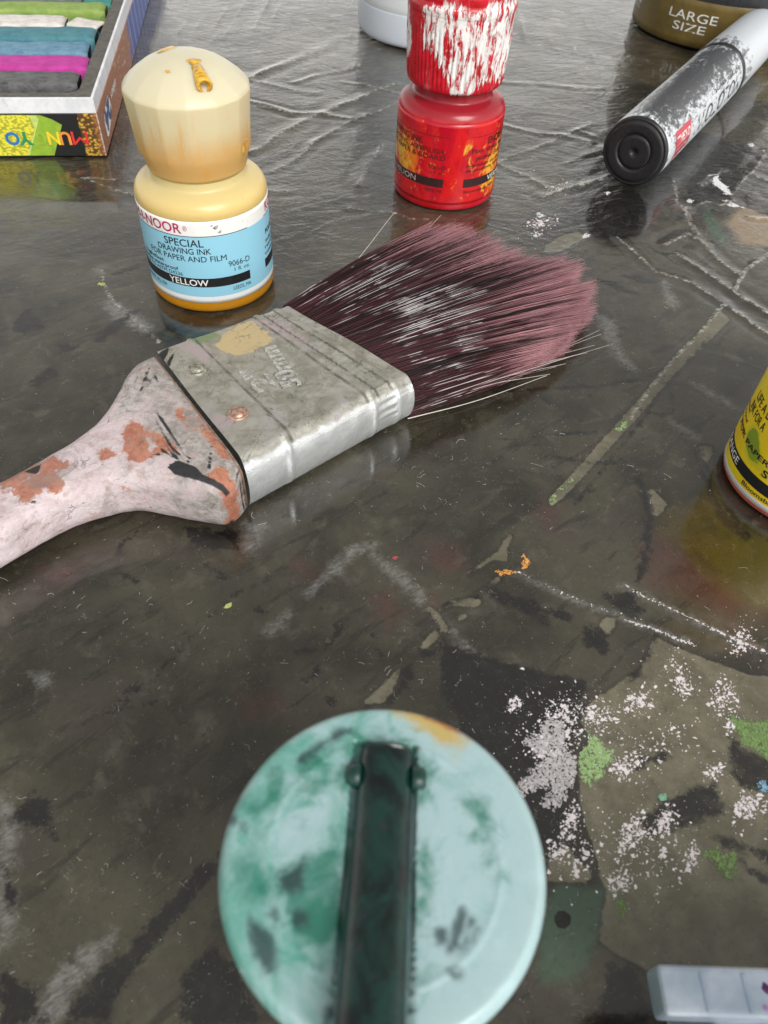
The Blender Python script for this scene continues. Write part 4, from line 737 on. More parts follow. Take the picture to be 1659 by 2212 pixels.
# lever: nearly level at the hinge, rising toward the near edge, rounded along its sides
L = np.linspace(0, 1, 40); sec = np.linspace(0, 2 * np.pi, 28, endpoint=False)
V = []
for i, u in enumerate(L):
    y = 9.6 - 25.5 * u; x = -.15 - .45 * u; hw = 2.52 + .15 * u; zt = 47.15 + 4.6 * max(0, u - .12) ** 1.25; th = 1.6 + 1.2 * u
    k = .93 if i in (0, 39) else 1.0
    for s_ in sec:
        cx, sy = math.cos(s_), math.sin(s_); e = .5
        px = abs(cx) ** (e if i > 8 else .30) * np.sign(cx); py = abs(sy) ** .45 * np.sign(sy)
        V.append((x + hw * k * px, y, zt - th / 2 + th / 2 * k * py + (.95 * (1 - px * px) if py > 0 else 0)))
k0 = len(V); V += [(-.15, 9.65, 46.3), (-.6, -15.95, 49.6)]
Fq = [tuple(q) for q in grid_faces(40, 28, False, True)] + [(k0, (j + 1) % 28, j) for j in range(28)] + [(k0 + 1, 39 * 28 + j, 39 * 28 + (j + 1) % 28) for j in range(28)]
raw('flip_spout', V, Fq, g.m, cap)
gh = plain('dark_green_hinge', (.006, .040, .030), .3)
for s_ in (-1, 1):
    tube('hinge_pin', (-.15 + s_ * 2.3, 6.9, 46.7), (-.15 + s_ * 3.6, 6.9, 46.6), 1.25, 1.05, gh, cap)

# ------------------------------------------------------------------ paint brush
t = empty('paint_brush', (-25, 125, 0), 'wide flat paint brush with steel ferrule, pink tipped bristles and paint crusted handle', 'brush')
OX, OY = 25.0, -125.0                                  # mesh points below are table coordinates
def off(v): v = np.array(v, float).reshape(-1, 3); return v + np.array([OX, OY, 0])
fA, fB, fD, fC = map(np.array, ((-52.2, 130.6), (-26.2, 97.0), (-27.6, 152.6), (5.0, 127.0)))
nv, nu = 150, 240
vv = np.linspace(0, 1, nv)
V, top, wv, tv = [], [], [], []
def bump1(x, c, w): return math.exp(-((x - c) / w) ** 2)
for v_ in vv:
    pb, pf = fA * (1 - v_) + fD * v_, fB * (1 - v_) + fC * v_
    W = np.hypot(*(pf - pb)); d = (pf - pb) / W
    T = 14.0 - 1.2 * v_ - .5 * bump1(v_, 1, .1)
    grow = .55 * bump1(v_, .235, .018) + .55 * bump1(v_, .745, .016) + .55 * bump1(v_, .905, .02) - .35 * bump1(v_, .82, .05) + .25 * bump1(v_, 1.0, .02)
    rx, rz = 3.2, T / 2
    for j in range(nu):
        # stadium section: flat top and bottom, elliptical sides
        q4, k_ = divmod(j, nu // 4); k_ = k_ / (nu // 4)
        if q4 == 0: x, z, nx, nz = rx + (W - 2 * rx) * (1 - k_), 2 * rz, 0.0, 1.0
        elif q4 == 1: an = math.pi / 2 + math.pi * k_; nx, nz = math.cos(an), math.sin(an); x, z = rx + rx * nx, rz + rz * nz
        elif q4 == 2: x, z, nx, nz = rx + (W - 2 * rx) * k_, 0.0, 0.0, -1.0
        else: an = -math.pi / 2 + math.pi * k_; nx, nz = math.cos(an), math.sin(an); x, z = W - rx + rx * nx, rz + rz * nz
        x += grow * .6 * nx; z = .4 + z + grow * .7 * max(nz, 0)
        if .77 < v_ < .885 and nz > -.2: z += .18 * math.sin(x * 4.2 + v_ * 10) * max(nz, .0); x += .12 * math.sin(z * 3) * nx
        dent = .22 * math.sin(x * .21 + 3 * v_) * math.sin(v_ * 7 + 1)
        if nz > .5: z += dent
        q = pb + d * x
        V.append((q[0], q[1], z)); wv.append(x / W); tv.append(v_)
        top.append(max(0.0, nz) ** 1.5)
V = np.array(V)
fa = {'top': top, 'along': tv, 'across': wv}
for k, p in FERRULE_MARKS.items(): fa[k] = field(V[:, :2], p)
g = G('ferrule_steel', rough=.3, metal=1.0)
P = g.co(); n = g.noise(.25, 7, .68, .4, P)
film = g.ss(g.f('ADD', g.attr('top'), g.f('MULTIPLY', g.f('SUBTRACT', n, .5), .7)), .55, .78)
metal = g.mix(g.ss(g.noise(.3, 5), .3, .7), (.66, .68, .69), (.82, .84, .86))
dirt = g.mix(g.ss(n, .35, .68), (.24, .232, .19), (.40, .39, .345))
dirt = g.mix(g.f('MULTIPLY', g.ss(g.noise(.12, 5, .6), .52, .68), .7), dirt, (.37, .35, .35))
dirt = g.mix(g.edge('rose', 1.6, .35, .8), dirt, (.40, .34, .34))
dirt = g.mix(g.edge('green', 1.0, .5, .6), dirt, (.20, .27, .14))
dirt = g.mix(g.edge('cream', 2.2, .35, .3), dirt, (.55, .44, .25))
ck = g.ss(g.voro(.50, 'DISTANCE_TO_EDGE', g.warped(.4, 2.4, (1, .55, 1), -.35)), .030, .006)
ck = g.f('MULTIPLY', ck, g.ss(g.noise(.16, 4, .6), .44, .56))
dash = g.ss(g.noise(.55, 4, .55, 0, g.co((.55, 3.4, 1), -.35)), .66, .70)
dark = g.f('MAXIMUM', g.f('MULTIPLY', ck, .5), g.f('MULTIPLY', dash, g.ss(g.noise(.1, 3), .42, .58)))
dirt = g.mix(dark, dirt, (.035, .035, .03))
dirt = g.mix(g.edge('ink', .3, .8, .1), dirt, (.02, .02, .02))
v_ = g.attr('along')
def gr(c, w): return g.ss(g.f('ABSOLUTE', g.f('SUBTRACT', v_, c)), w, w * .3)
lines = g.f('MAXIMUM', g.f('MAXIMUM', gr(.262, .014), gr(.715, .014)), g.f('MAXIMUM', gr(.875, .012), gr(.785, .014)))
dirt = g.mix(g.f('MULTIPLY', lines, g.ss(g.noise(.4, 5, .6), .3, .6, .2, .75)), dirt, (.07, .068, .06))
c = g.mix(film, metal, dirt)
c = g.mix(g.f('MULTIPLY', g.ss(g.noise(.4, 7, .7), .63, .68), .55), c, (.42, .40, .40))
g.set('Base Color', c)
g.set('Metallic', g.f('SUBTRACT', .62, g.f('MULTIPLY', film, .30)))
g.set('Roughness', g.f('ADD', .27, g.f('MULTIPLY', film, .20)))
g.bump(g.f('ADD', g.f('MULTIPLY', g.noise(.35, 7, .65), 1.2), g.f('SUBTRACT', 0.0, dark)), .35, .3)
fer = quads('ferrule', off(V), grid_faces(nv, nu, False, True), g.m, t, attrs=fa)

# stamped size marks and rivets on the ferrule's upper face
ax = ((fD + fC) - (fA + fB)); ax /= np.hypot(*ax); cw = (fB - fA) / np.hypot(*(fB - fA))
def on_ferrule(u, w): return (fA * (1 - u) + fD * u) * (1 - w) + (fB * (1 - u) + fC * u) * w
def stamp(body, start, end, h, zt, bold=.03):
    v, f, wd = text_mesh(body, bold)
    o, e = on_ferrule(*start), on_ferrule(*end); d = (e - o) / wd; nrm = np.array([d[1], -d[0]]); nrm = nrm / np.hypot(*nrm) * h
    if nrm @ ax > 0: nrm = -nrm
    q = np.column_stack([o + np.outer(v[:, 0], d) + np.outer(v[:, 1], nrm), np.zeros(len(v))])
    lo = q.copy(); lo[:, 2] = zt - .35; hi = q.copy(); hi[:, 2] = zt
    n = len(v); edges = {}
    fc = [tuple(i + n for i in p) for p in f]
    for p in f:
        for a_, b_ in zip(p, p[1:] + p[:1]): edges[(a_, b_)] = 1
    for a_, b_ in list(edges):
        if (b_, a_) not in edges: fc.append((a_, b_, b_ + n, a_ + n))
    return raw('stamped_mark', off(np.vstack([lo, hi])), fc, steel_raised, fer, False)
g = G('worn_raised_steel', rough=.36, metal=.45)
g.set('Base Color', g.mix(g.ss(g.noise(.9, 6, .7), .4, .6), (.34, .33, .30), (.62, .62, .60))); g.bump(g.noise(1., 5), .3, .2); steel_raised = g.m
stamp('50mm', (.52, .70), (.62, .36), 4.0, 14.25, .02); stamp('2"', (.41, .64), (.44, .45), 4.6, 14.32, .02)
for (u, w), cc in (((.13, .30), (.30, .29, .24)), ((.135, .70), (.42, .26, .20))):
    o = (fA * (1 - u) + fD * u) * (1 - w) + (fB * (1 - u) + fC * u) * w
    pr = rounded([(0, 15.15), (1.0, 15.1), (1.35, 14.75), (1.5, 14.55), (1.9, 14.75), (2.15, 14.3), (2.2, 13.9)], 2)[::-1]
    ph = np.linspace(0, 2 * np.pi, 24, endpoint=False)
    v = [[(o[0] + r * math.cos(a), o[1] + r * math.sin(a), z_) for a in ph] for r, z_ in pr]
    quads('rivet', off(np.array(v).reshape(-1, 3)), grid_faces(len(pr), 24, False, True)[:, [0, 3, 2, 1]], plain('rusty_rivet', cc, .45, .5, .5, 1.2, .4), fer)

# handle: a loft through sections that swell at the ferrule
SEC = [((-52.3, 129.7), (-26.8, 96.6), .9, 13.7), ((-53.6, 128.8), (-28.0, 93.4), .5, 13.9), ((-55.4, 126.8), (-30.2, 91.6), .3, 14), ((-56.4, 122.5), (-35.5, 91.9), .4, 14), ((-56.5, 118.2), (-41.4, 92.6), .8, 13.9), ((-57.0, 112.8), (-47.0, 92.8), 1.5, 13.7),
       ((-58.6, 107.4), (-52.2, 91.0), 1.8, 13.3), ((-61.4, 102.9), (-57.0, 88.4), 2, 13), ((-65.4, 98.2), (-61.0, 85.3), 2, 12.6), ((-71.3, 92.1), (-68.0, 77.6), 2, 12.2), ((-84, 80), (-80, 65.5), 1.5, 12), ((-103, 62.5), (-98, 47.5), 1, 12), ((-124, 42), (-118, 26), .6, 12.2), ((-140, 25), (-133, 12), .6, 11.6), ((-147, 16), (-141, 7), 2, 9.5)]
def catmull(p, n):
    p = np.array(p, float); q = np.vstack([2 * p[0] - p[1], p, 2 * p[-1] - p[-2]]); out = []
    for i in range(1, len(q) - 2):
        for u in np.linspace(0, 1, n, endpoint=False):
            out.append(.5 * ((2 * q[i]) + (q[i + 1] - q[i - 1]) * u + (2 * q[i - 1] - 5 * q[i] + 4 * q[i + 1] - q[i + 2]) * u * u + (3 * q[i] - q[i - 1] - 3 * q[i + 1] + q[i + 2]) * u ** 3))
    out.append(q[-2]); return np.array(out)
rows = catmull([(*a, *b_, z0, z1) for a, b_, z0, z1 in SEC], 14)
V = []; nu = 120
for i, r_ in enumerate(rows):
    a_, b_ = r_[:2], r_[2:4]; c0 = (a_ + b_) / 2; hw = (b_ - a_) / 2; zc, hz = (r_[4] + r_[5]) / 2, (r_[5] - r_[4]) / 2
    e = .40 - .24 * max(0, 1 - i / 80)
    for j in range(nu):
        u = 2 * np.pi * j / nu; c_, s_ = math.cos(u), math.sin(u)
        q = c0 + hw * np.sign(c_) * abs(c_) ** e
        V.append((q[0], q[1], zc + hz * np.sign(s_) * abs(s_) ** (.62 - .22 * max(0, 1 - i / 80))))
V = np.array(V); V[:, 2] += .12 * vnoise(V[:, :2], 3.5, 9) + .05 * vnoise(V[:, :2], 1.2, 10)
k0 = len(V); V = np.vstack([V, V[:nu].mean(0), V[k0 - nu:].mean(0)])
ha = {k: field(V[:, :2], p) for k, p in HANDLE_MARKS.items()}
ha['near'] = np.concatenate([np.repeat(np.linspace(0, 1, len(rows)), nu), [0, 1]])
g = G('crusted_handle_paint', rough=.55)
P = g.co(); n = g.noise(.16, 8, .68, .5, P); n2 = g.noise(.5, 7, .7, .3, P)
pinkw = g.mix(g.ss(n, .32, .68), (.50, .40, .41), (.72, .62, .65))
grey = g.mix(g.ss(n2, .35, .65), (.25, .225, .20), (.46, .42, .405))
c = g.mix(g.ss(g.f('ADD', n, g.f('MULTIPLY', g.attr('near'), -.75)), .18, .44), pinkw, grey)
c = g.mix(g.f('MULTIPLY', g.ss(g.noise(.28, 7, .7), .54, .64), .6), c, (.40, .27, .24))
c = g.mix(g.f('MULTIPLY', g.ss(g.noise(.6, 8, .78, 0, g.co((1, .5, 1), -.8)), .58, .68), .5), c, (.20, .17, .155))
c = g.mix(g.f('MULTIPLY', g.ss(g.noise(.75, 8, .78, .5), .60, .68), .6), c, (.78, .72, .73))
tc = g.mix(g.ss(n2, .35, .65), (.33, .10, .05), (.48, .19, .11))
c = g.mix(g.f('MULTIPLY', g.ss(g.f('ADD', g.attr('terracotta'), g.f('ADD', .35, g.f('MULTIPLY', g.f('SUBTRACT', g.noise(.5, 9, .75), .5), 5.0))), -.3, .3), .92), c, tc)
c = g.mix(g.f('MULTIPLY', g.ss(n2, .655, .69), .8), c, tc)
c = g.mix(g.f('MULTIPLY', g.edge('green', 1.6, .5, .8), .55), c, (.30, .40, .28))
ck = g.f('MULTIPLY', g.ss(g.voro(.42, 'DISTANCE_TO_EDGE', g.warped(.5, 2.2, (1, .45, 1), -.7)), .028, .004), g.ss(g.noise(.15, 3), .57, .68))
c = g.mix(g.f('MULTIPLY', ck, .35), c, (.08, .06, .055))
c = g.mix(g.f('MULTIPLY', g.ss(g.noise(.10, 8, .72, 1.2), .53, .62), .5), c, (.24, .205, .19))
c = g.mix(g.f('MULTIPLY', g.ss(g.noise(.9, 8, .8, .2, g.co((1, .28, 1), -.78)), .63, .70), .7), c, (.05, .045, .045))
ink = g.edge('ink', .22, 1.1, .12)
c = g.mix(ink, c, (.018, .017, .020))
jn = g.ss(g.attr('near'), .022, .008)
c = g.mix(g.f('MULTIPLY', jn, g.ss(n2, .35, .55)), c, (.20, .11, .06))
g.set('Base Color', c)
h = g.f('ADD', g.f('MULTIPLY', n, 1.0), g.f('MULTIPLY', n2, .7)); h = g.f('SUBTRACT', h, g.f('MULTIPLY', ck, .5))
g.bump(h, .9, .7)
nR = len(rows)
Fq = [tuple(q) for q in grid_faces(nR, nu, False, True)] + [(k0, (j + 1) % nu, j) for j in range(nu)] + [(k0 + 1, (nR - 1) * nu + j, (nR - 1) * nu + (j + 1) % nu) for j in range(nu)]
raw('handle', off(V), Fq, g.m, t, attrs=ha)

# bristles: thousands of filaments, one mesh; a few strays apart
TIPS = catmull([(9.5, 210), (16, 208.5), (23.4, 203.5), (29, 200), (34, 196), (39.5, 193), (44.5, 191.5), (49.6, 191), (52.0, 184), (52.2, 176), (51.0, 169), (48.5, 162.5), (44, 156), (38, 151)], 10)
tl = np.concatenate([[0], np.cumsum(np.hypot(*np.diff(TIPS, axis=0).T))]); tl /= tl[-1]
def tip_at(s): return np.array([np.interp(s, tl, TIPS[:, 0]), np.interp(s, tl, TIPS[:, 1])])
def jag(s): return .5 + .5 * math.sin(s * 41) * math.sin(s * 17 + 1) + .25 * math.sin(s * 97)
NB, K = 9000, 7
tuft = rng.normal(0, 1, (140, 4))
V = np.zeros((NB, K, 3, 3)); at = np.zeros((NB, K, 3)); ar = np.zeros((NB, K, 3)); aw = np.zeros((NB, K, 3))
ts = np.linspace(0, 1, K)
for i in range(NB):
    s = rng.uniform(0, 1); h = rng.uniform(0, 1) ** .8
    tf = tuft[int(np.clip(s * 138 + h * 1.5, 0, 139))]
    root = (fD + (fC - fD) * np.clip(s * .97 + .015 + rng.normal(0, .004), 0.01, .99)); rz = 1.6 + 10.6 * h
    cen = (np.clip(int(s * 138 + h * 1.5), 0, 139) + .5) / 140
    ct = round(cen * 46 + .8 * h) / 46
    s2 = np.clip(s + .62 * (ct - s) + rng.normal(0, .010) + .012 * tf[0], 0, 1)
    tip = tip_at(s2); ln = 1.045 - abs(rng.normal(0, .028)) - .040 * abs(tf[1]) - .05 * (1 - h) * rng.uniform() - .085 * jag(s)
    tz_ = .5 + 6.6 * h + .5 * tf[2] + rng.normal(0, .25)
    mid_lift = (1.4 * h + .3) + .35 * tf[3]
    side = np.array([-(tip - root)[1], (tip - root)[0]]); side /= np.hypot(*side)
    bow = rng.normal(0, .3) + .3 * tf[0]
    r = rng.uniform(.055, .095)
    for k, u in enumerate(ts):
        p = root + (tip - root) * ln * u + side * bow * math.sin(u * math.pi)
        z = rz + (tz_ - rz) * u ** 1.15 + mid_lift * math.sin(u * math.pi) * .6
        rr = r * (1 - .75 * max(0, u - .55) / .45)
        for q, (dx, dz) in enumerate(((-.87, -.5), (.87, -.5), (0, 1))):
            V[i, k, q] = (p[0] + side[0] * dx * rr, p[1] + side[1] * dx * rr, max(.12, z + dz * rr))
    at[i] = ts[:, None]; ar[i] = np.clip(.5 + .26 * tf[1] + rng.normal(0, .22), 0, 1); aw[i] = .47 + .06 * tf[1] + rng.normal(0, .30)
base = (np.arange(NB) * K * 3)[:, None, None]; kk = (np.arange(K - 1) * 3)[None, :, None]; q = np.arange(3)[None, None]
F0 = base + kk + q; F1 = base + kk + (q + 1) % 3
Fb = np.stack([F0, F1, F1 + 3, F0 + 3], -1).reshape(-1, 4)
g = G('bristle', rough=.34)
u = g.attr('t'); rn = g.attr('rnd'); wv_ = g.attr('wet')
c = g.mix(g.ss(rn, .15, .9), (.008, .004, .004), (.088, .020, .028))
c = g.mix(g.ss(g.f('ADD', u, g.f('MULTIPLY', g.f('SUBTRACT', rn, .5), .62)), .60, 1.02), c, (.58, .29, .325))
ue = g.f('ADD', u, g.f('MULTIPLY', g.f('SUBTRACT', rn, .5), .22))
band = g.f('MULTIPLY', g.ss(ue, .12, .20), g.ss(ue, .56, .44))  # white band paints in the bristles' sheen together with dried paint
paint_sheen = g.f('MULTIPLY', band, g.ss(g.f('ADD', wv_, g.f('MULTIPLY', g.f('SUBTRACT', g.noise(.12, 3), .5), 1.6)), .70, .86))
c = g.mix(g.f('MULTIPLY', paint_sheen, .8), c, (.72, .70, .71))
g.set('Base Color', c); g.set('IOR', 1.6)
bmat = g.m
quads('bristles', off(V.reshape(-1, 3)), Fb, bmat, t, True, 'stuff', {'t': at, 'rnd': ar, 'wet': aw})
# dense core so that the filaments do not show the table through them
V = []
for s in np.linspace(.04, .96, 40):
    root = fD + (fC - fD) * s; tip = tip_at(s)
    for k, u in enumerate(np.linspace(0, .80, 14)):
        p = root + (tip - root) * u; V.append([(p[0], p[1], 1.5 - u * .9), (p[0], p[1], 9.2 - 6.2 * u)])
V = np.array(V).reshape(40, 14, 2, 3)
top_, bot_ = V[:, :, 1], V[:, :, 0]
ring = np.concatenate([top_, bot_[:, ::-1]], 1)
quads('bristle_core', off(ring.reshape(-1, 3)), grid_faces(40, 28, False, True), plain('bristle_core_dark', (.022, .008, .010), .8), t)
gw = plain('pale_stray_bristle', (.66, .60, .56), .35, bump=0)
def stray(pts, r, mat):
    p = catmull(pts, 6); V = []
    for i, c_ in enumerate(p):
        d = p[min(i + 1, len(p) - 1)] - p[max(i - 1, 0)]; d /= np.linalg.norm(d); sd_ = np.cross(d, [0, 0, 1.]); sd_ /= np.linalg.norm(sd_); up_ = np.cross(sd_, d)
        for a in (0, 2.1, 4.2): V.append(c_ + (sd_ * math.cos(a) + up_ * math.sin(a)) * r * (1 - .6 * i / len(p)))
    return quads('stray_bristle', off(V), grid_faces(len(p), 3, False, True), mat, t)
stray([(-25.5, 152, 7), (-14, 172, 9), (-2.6, 214, 5)], .16, gw)
stray([(-20, 150, 7), (0, 185, 7.5), (11.5, 217, 3.5)], .12, gw)
for k in range(16):
    e = rng.uniform(-2, 2); x1 = 37 + k * 1.05; y1 = 147.5 + k * .95 + e
    stray([(3.5, 127.5, 2 + .5 * k), (22 + e, 138 + k * .4, 2.4), (x1, y1, .6 + rng.uniform(0, 1.5))], .12, gw if k % 2 else bmat)
stray([(4, 128, 4), (28, 143, 3), (54.5, 160, 1.2)], .12, gw); stray([(4, 128, 4), (30, 146, 3), (52.5, 165, 2)], .1, gw)
stray([(4, 127.5, 1), (20, 135.5, .8), (37.5, 147, .4)], .16, gw)

# ------------------------------------------------------------------ box of soft pastels
BA = math.radians(9.5)
t = empty('pastel_box', (-99.8, 248.8, 0), 'open cardboard pastel box with white rim and bright printed sides, corner toward the yellow bottle', 'box', rz=BA)
BW, BD, BH = 190.0, 235.0, 13.6                       # the box runs to -x and +y from its near right corner
g = G('box_print', rough=.38)
P = g.co(); x, y, z = g.xyz(P)[:3]
flecks = g.voro(.9, 'F1', g.co((1, 1, 1.4)))
gold = g.mix(g.ss(flecks, .25, .6), (.60, .36, .05), (.10, .045, .012)); copper = g.mix(g.ss(g.noise(1.1, 6, .7), .35, .65), (.20, .062, .025), (.44, .18, .085))
scr = g.ss(g.noise(.35, 7, .72, 0, g.co((1, .35, 2))), .57, .63)
side = g.mix(g.f('MULTIPLY', scr, g.ss(y, 28, 60)), copper, (.62, .58, .56))
bl = g.mix(g.ss(g.f('SINE', g.f('MULTIPLY', y, .55)), .86, .97), (.045, .075, .30), (.22, .33, .62))
side = g.mix(g.ss(g.f('ADD', y, g.f('MULTIPLY', g.noise(.2, 6), 46)), 104, 118), side, bl)
front = g.mix(g.ss(g.f('ADD', x, g.f('MULTIPLY', g.noise(.5, 3), 2.2)), -5.4, -5.1), (.010, .010, .011), gold)
front = g.mix(g.f('MULTIPLY', g.ss(x, -2.6, -.2), .8), front, copper)
is_side = g.ss(x, -.06, -.02)
c = g.mix(is_side, front, side)
edge = g.f('MULTIPLY', g.f('MULTIPLY', g.ss(x, -.5, -.1), g.ss(y, .6, .1)), g.ss(g.noise(1.2, 6, .7), .42, .52))
c = g.mix(edge, c, (.60, .55, .52))
g.set('Base Color', c); g.bump(g.noise(.8, 5), .15, .15)
o = box('printed_tray', (-BW, 0, .2), (0, BD, BH), g.m, t, .25, 2)
card = G('white_card', rough=.6)
cn = card.noise(.16, 7, .7)
cc = card.mix(card.ss(cn, .35, .65), (.62, .63, .66), (.76, .77, .79)); cc = card.mix(card.f('MULTIPLY', card.ss(card.noise(.35, 7, .75), .60, .68), .55), cc, (.24, .20, .19))
card.set('Base Color', card.mix(card.f('MULTIPLY', card.ss(card.noise(.07, 3), .55, .7), .25), cc, (.62, .45, .58))); card = card.m
lip = empty('rim', (0, 0, 0)); lip.parent = t
for nm, lo, hi in (('rim_wall', (-BW, .15, BH), (-.15, 1.0, 18.2)), ('rim_wall', (-1.0, 1.0, BH), (-.15, BD - .15, 18.2)), ('rim_wall', (-BW, BD - 1.0, BH), (-1.0, BD - .15, 18.2))):
    box(nm, lo, hi, card, lip, .18, 2)
foam = plain('grey_foam', (.105, .098, .085), .85, var=.25, scale=.5, bump=.35)
fo = empty('foam_tray', (0, 0, 0)); fo.parent = t
fz = 17.0
def ring_plate(name, mat, parent):
    """foam top with a round-cornered recess cut through it"""
    out = [(-BW + .5, 1.0), (-1.0, 1.0), (-1.0, BD - 1), (-BW + .5, BD - 1)]
    x1, y0, x0, y1, r = -6.0, 7.6, -BW + 6, BD - 9, 4.0
    inn, ot = [], []
    for cx, cy, a0 in ((x1 - r, y0 + r, -90), (x1 - r, y1 - r, 0), (x0 + r, y1 - r, 90), (x0 + r, y0 + r, 180)):
        for k in range(9):
            a = math.radians(a0 + k * 90 / 8); px, py = cx + r * math.cos(a), cy + r * math.sin(a); inn.append((px, py))
    for i, (px, py) in enumerate(inn):
        cidx = (i // 9 + 1) % 4; k = i % 9
        o_ = out[cidx]
        if k == 4: ot.append(o_)
        elif k < 4: ot.append(((px, o_[1]) if i // 9 in (0, 2) else (o_[0], py)))
        else: ot.append(((o_[0], py) if i // 9 in (0, 2) else (px, o_[1])))
    n = len(inn)
    v = [(*p, fz) for p in ot] + [(*p, fz) for p in inn] + [(*p, fz - .5) for p in []] + [(*p, 6.5) for p in inn]
    f = [(i, (i + 1) % n, n + (i + 1) % n, n + i) for i in range(n)] + [(n + i, n + (i + 1) % n, 2 * n + (i + 1) % n, 2 * n + i) for i in range(n)] + [tuple(range(2 * n, 3 * n))]
    return raw(name, v, f, mat, parent, False)
ring_plate('foam_top', foam, fo)

# front print: green and yellow hexagon, lettering upside down as the box stands
lime = plain('lime_print', (.26, .42, .035), .4, bump=0); palel = plain('pale_lime_print', (.50, .62, .16), .4, bump=0)
g = G('yellow_fleck_print', rough=.4); fl = g.voro(1.0, 'F1', g.co((1, 1, 1.6)))
g.set('Base Color', g.mix(g.ss(fl, .35, .75), (.76, .70, .05), (.36, .36, .04))); yfl = g.m
def fp(o_):
    return lambda a, d, c_: (a, -o_ - (c_), d)
def front_plate(name, pts, lvl, mat):
    v = [(x_, -.03 - .05 * lvl, z_) for x_, z_ in pts]
    return raw(name, v, [tuple(range(len(v)))], mat, t, False)
front_plate('printed_hexagon', [(-17.6, 13.2), (-24.0, 13.3), (-70, 13.3), (-70, .6), (-16.6, .6), (-14.6, 4.5), (-11.6, 10.2), (-14.4, 12)][::-1], 1, lime)
front_plate('printed_flecks', [(-70, 13.2), (-21.0, 13.2), (-20.4, 9.0), (-25.0, .7), (-70, .7)], 2, yfl)
front_plate('printed_flecks', [(-20.9, 13.1), (-19.0, 13.1), (-18.2, 12.0), (-24.3, .8), (-24.9, .8), (-20.3, 9.0)], 3, palel)
def front_letter(ch, x0, x1, z0, z1, c_):
    v, f, w = text_mesh(ch, .03); ymin, ymax = v[:, 1].min(), v[:, 1].max()
    q = [(x1 - (x1 - x0) * a / w, -.25, z1 - (z1 - z0) * (b_ - ymin) / (ymax - ymin)) for a, b_, _ in v]
    raw('printed_letter', q, f, plain('letter_print', c_, .4, bump=0), t, False)
for ch, x0, x1, c_ in (('M', -9.6, -4.5, (.66, .035, .03)), ('U', -13.5, -9.9, (.76, .28, .05)), ('N', -17.2, -13.3, (.78, .60, .03)), ('G', -20.6, -17.6, (.30, .46, .04)), ('Y', -26.6, -21.8, (.03, .27, .09)), ('O', -30.3, -25.9, (.02, .17, .45))):
    front_letter(ch, x0, x1, 4.0, 8.2, c_)
# side badge: blue figures in a white lozenge
def side_plate(name, pts, lvl, mat): return raw(name, [(.03 + .05 * lvl, y_, z_) for y_, z_ in pts], [tuple(range(len(pts)))], mat, t, False)
side_plate('printed_badge', [(8.2, 3.0), (10.5, 2.4), (22.5, 4.8), (24.5, 6.6), (24.0, 9.6), (22.0, 11.0), (10.5, 9.6), (8.2, 7.4)], 1, white_ink)
navy = plain('navy_print', (.05, .07, .20), .4, bump=0)
v, f, w = text_mesh('24', .06)
raw('printed_figure', [(.2, 9.6 + 13.4 * (1 - a / w), 9.2 - 5.2 * b_ + 1.2 * (1 - a / w)) for a, b_, _ in v], f, navy, t, False)
v, f, w = text_mesh('colours', .02)
raw('printed_figure', [(.2, 27 + 14 * (1 - a / w), 7.2 + 2.5 * (1 - b_)) for a, b_, _ in v], f, white_ink, t, False)

# the pastels: each a stick of its own
PASTELS = 'soft pastels lying in the open box'
def chalk(name, c_, hi, smear):
    g = G(name, c_, .85); n = g.noise(.22, 7, .7); n2 = g.noise(.5, 7, .72, 0, g.co((.35, 1, 1)))
    k = g.mix(g.ss(n, .35, .65), c_, hi); k = g.mix(g.f('MULTIPLY', g.ss(n2, .50, .66), .75), k, smear)
    g.set('Base Color', k); g.bump(g.noise(1.2, 8, .75), .7, .5); return g.m
def pastel(label, e1_end, length, y0, y1, z1, mat, tilt=0.0, hgt=11.0, slope=0.0):
    w = y1 - y0; cy = (y0 + y1) / 2
    ca, sa = math.cos(BA), math.sin(BA); ox, oy = e1_end * ca - cy * sa, e1_end * sa + cy * ca
    o = empty('soft_pastel', (-99.8 + ox, 248.8 + oy, z1 - hgt), label, 'pastel', PASTELS, rz=BA + tilt)
    n, m_ = 36, 28; V = []; sd_ = rng.integers(1, 999)
    for i in range(m_):
        u = i / (m_ - 1); x = -length * u; k = min(1, .86 + .14 * min(1, u * m_ / 1.2), .86 + .14 * min(1, (1 - u) * m_ / 1.2))
        for j in range(n):
            a = 2 * np.pi * j / n; c_, s_ = math.cos(a), math.sin(a)
            px = np.sign(c_) * abs(c_) ** .30; pz = np.sign(s_) * abs(s_) ** .30
            V.append((x, w / 2 * k * px, hgt / 2 + hgt / 2 * k * pz - slope * u))
    V = np.array(V); nz = vnoise(V[:, [0, 1]] + V[:, [2, 2]] * .7, 4.0, sd_); V[:, 1] += .22 * nz; V[:, 2] += .22 * vnoise(V[:, :2], 3.5, sd_ + 1)
    k0 = len(V); V = np.vstack([V, V[:n].mean(0), V[k0 - n:].mean(0)])
    F_ = [tuple(q) for q in grid_faces(m_, n, False, True)[:, [0, 3, 2, 1]]] + [(k0, j, (j + 1) % n) for j in range(n)] + [(k0 + 1, (m_ - 1) * n + (j + 1) % n, (m_ - 1) * n + j) for j in range(n)]
    raw('stick', V, F_, mat, o)
pastel('dark grey pastel stick nearest the front rim of the box', -7.6, 60, 14.2, 26.2, 17.6, chalk('grey_chalk', (.085, .085, .088), (.15, .15, .15), (.03, .03, .034)))
pastel('magenta pastel stick between the grey and the blue one', -6.2, 58, 27.6, 40.6, 17.8, chalk('magenta_chalk', (.42, .03, .25), (.52, .05, .33), (.36, .035, .22)))
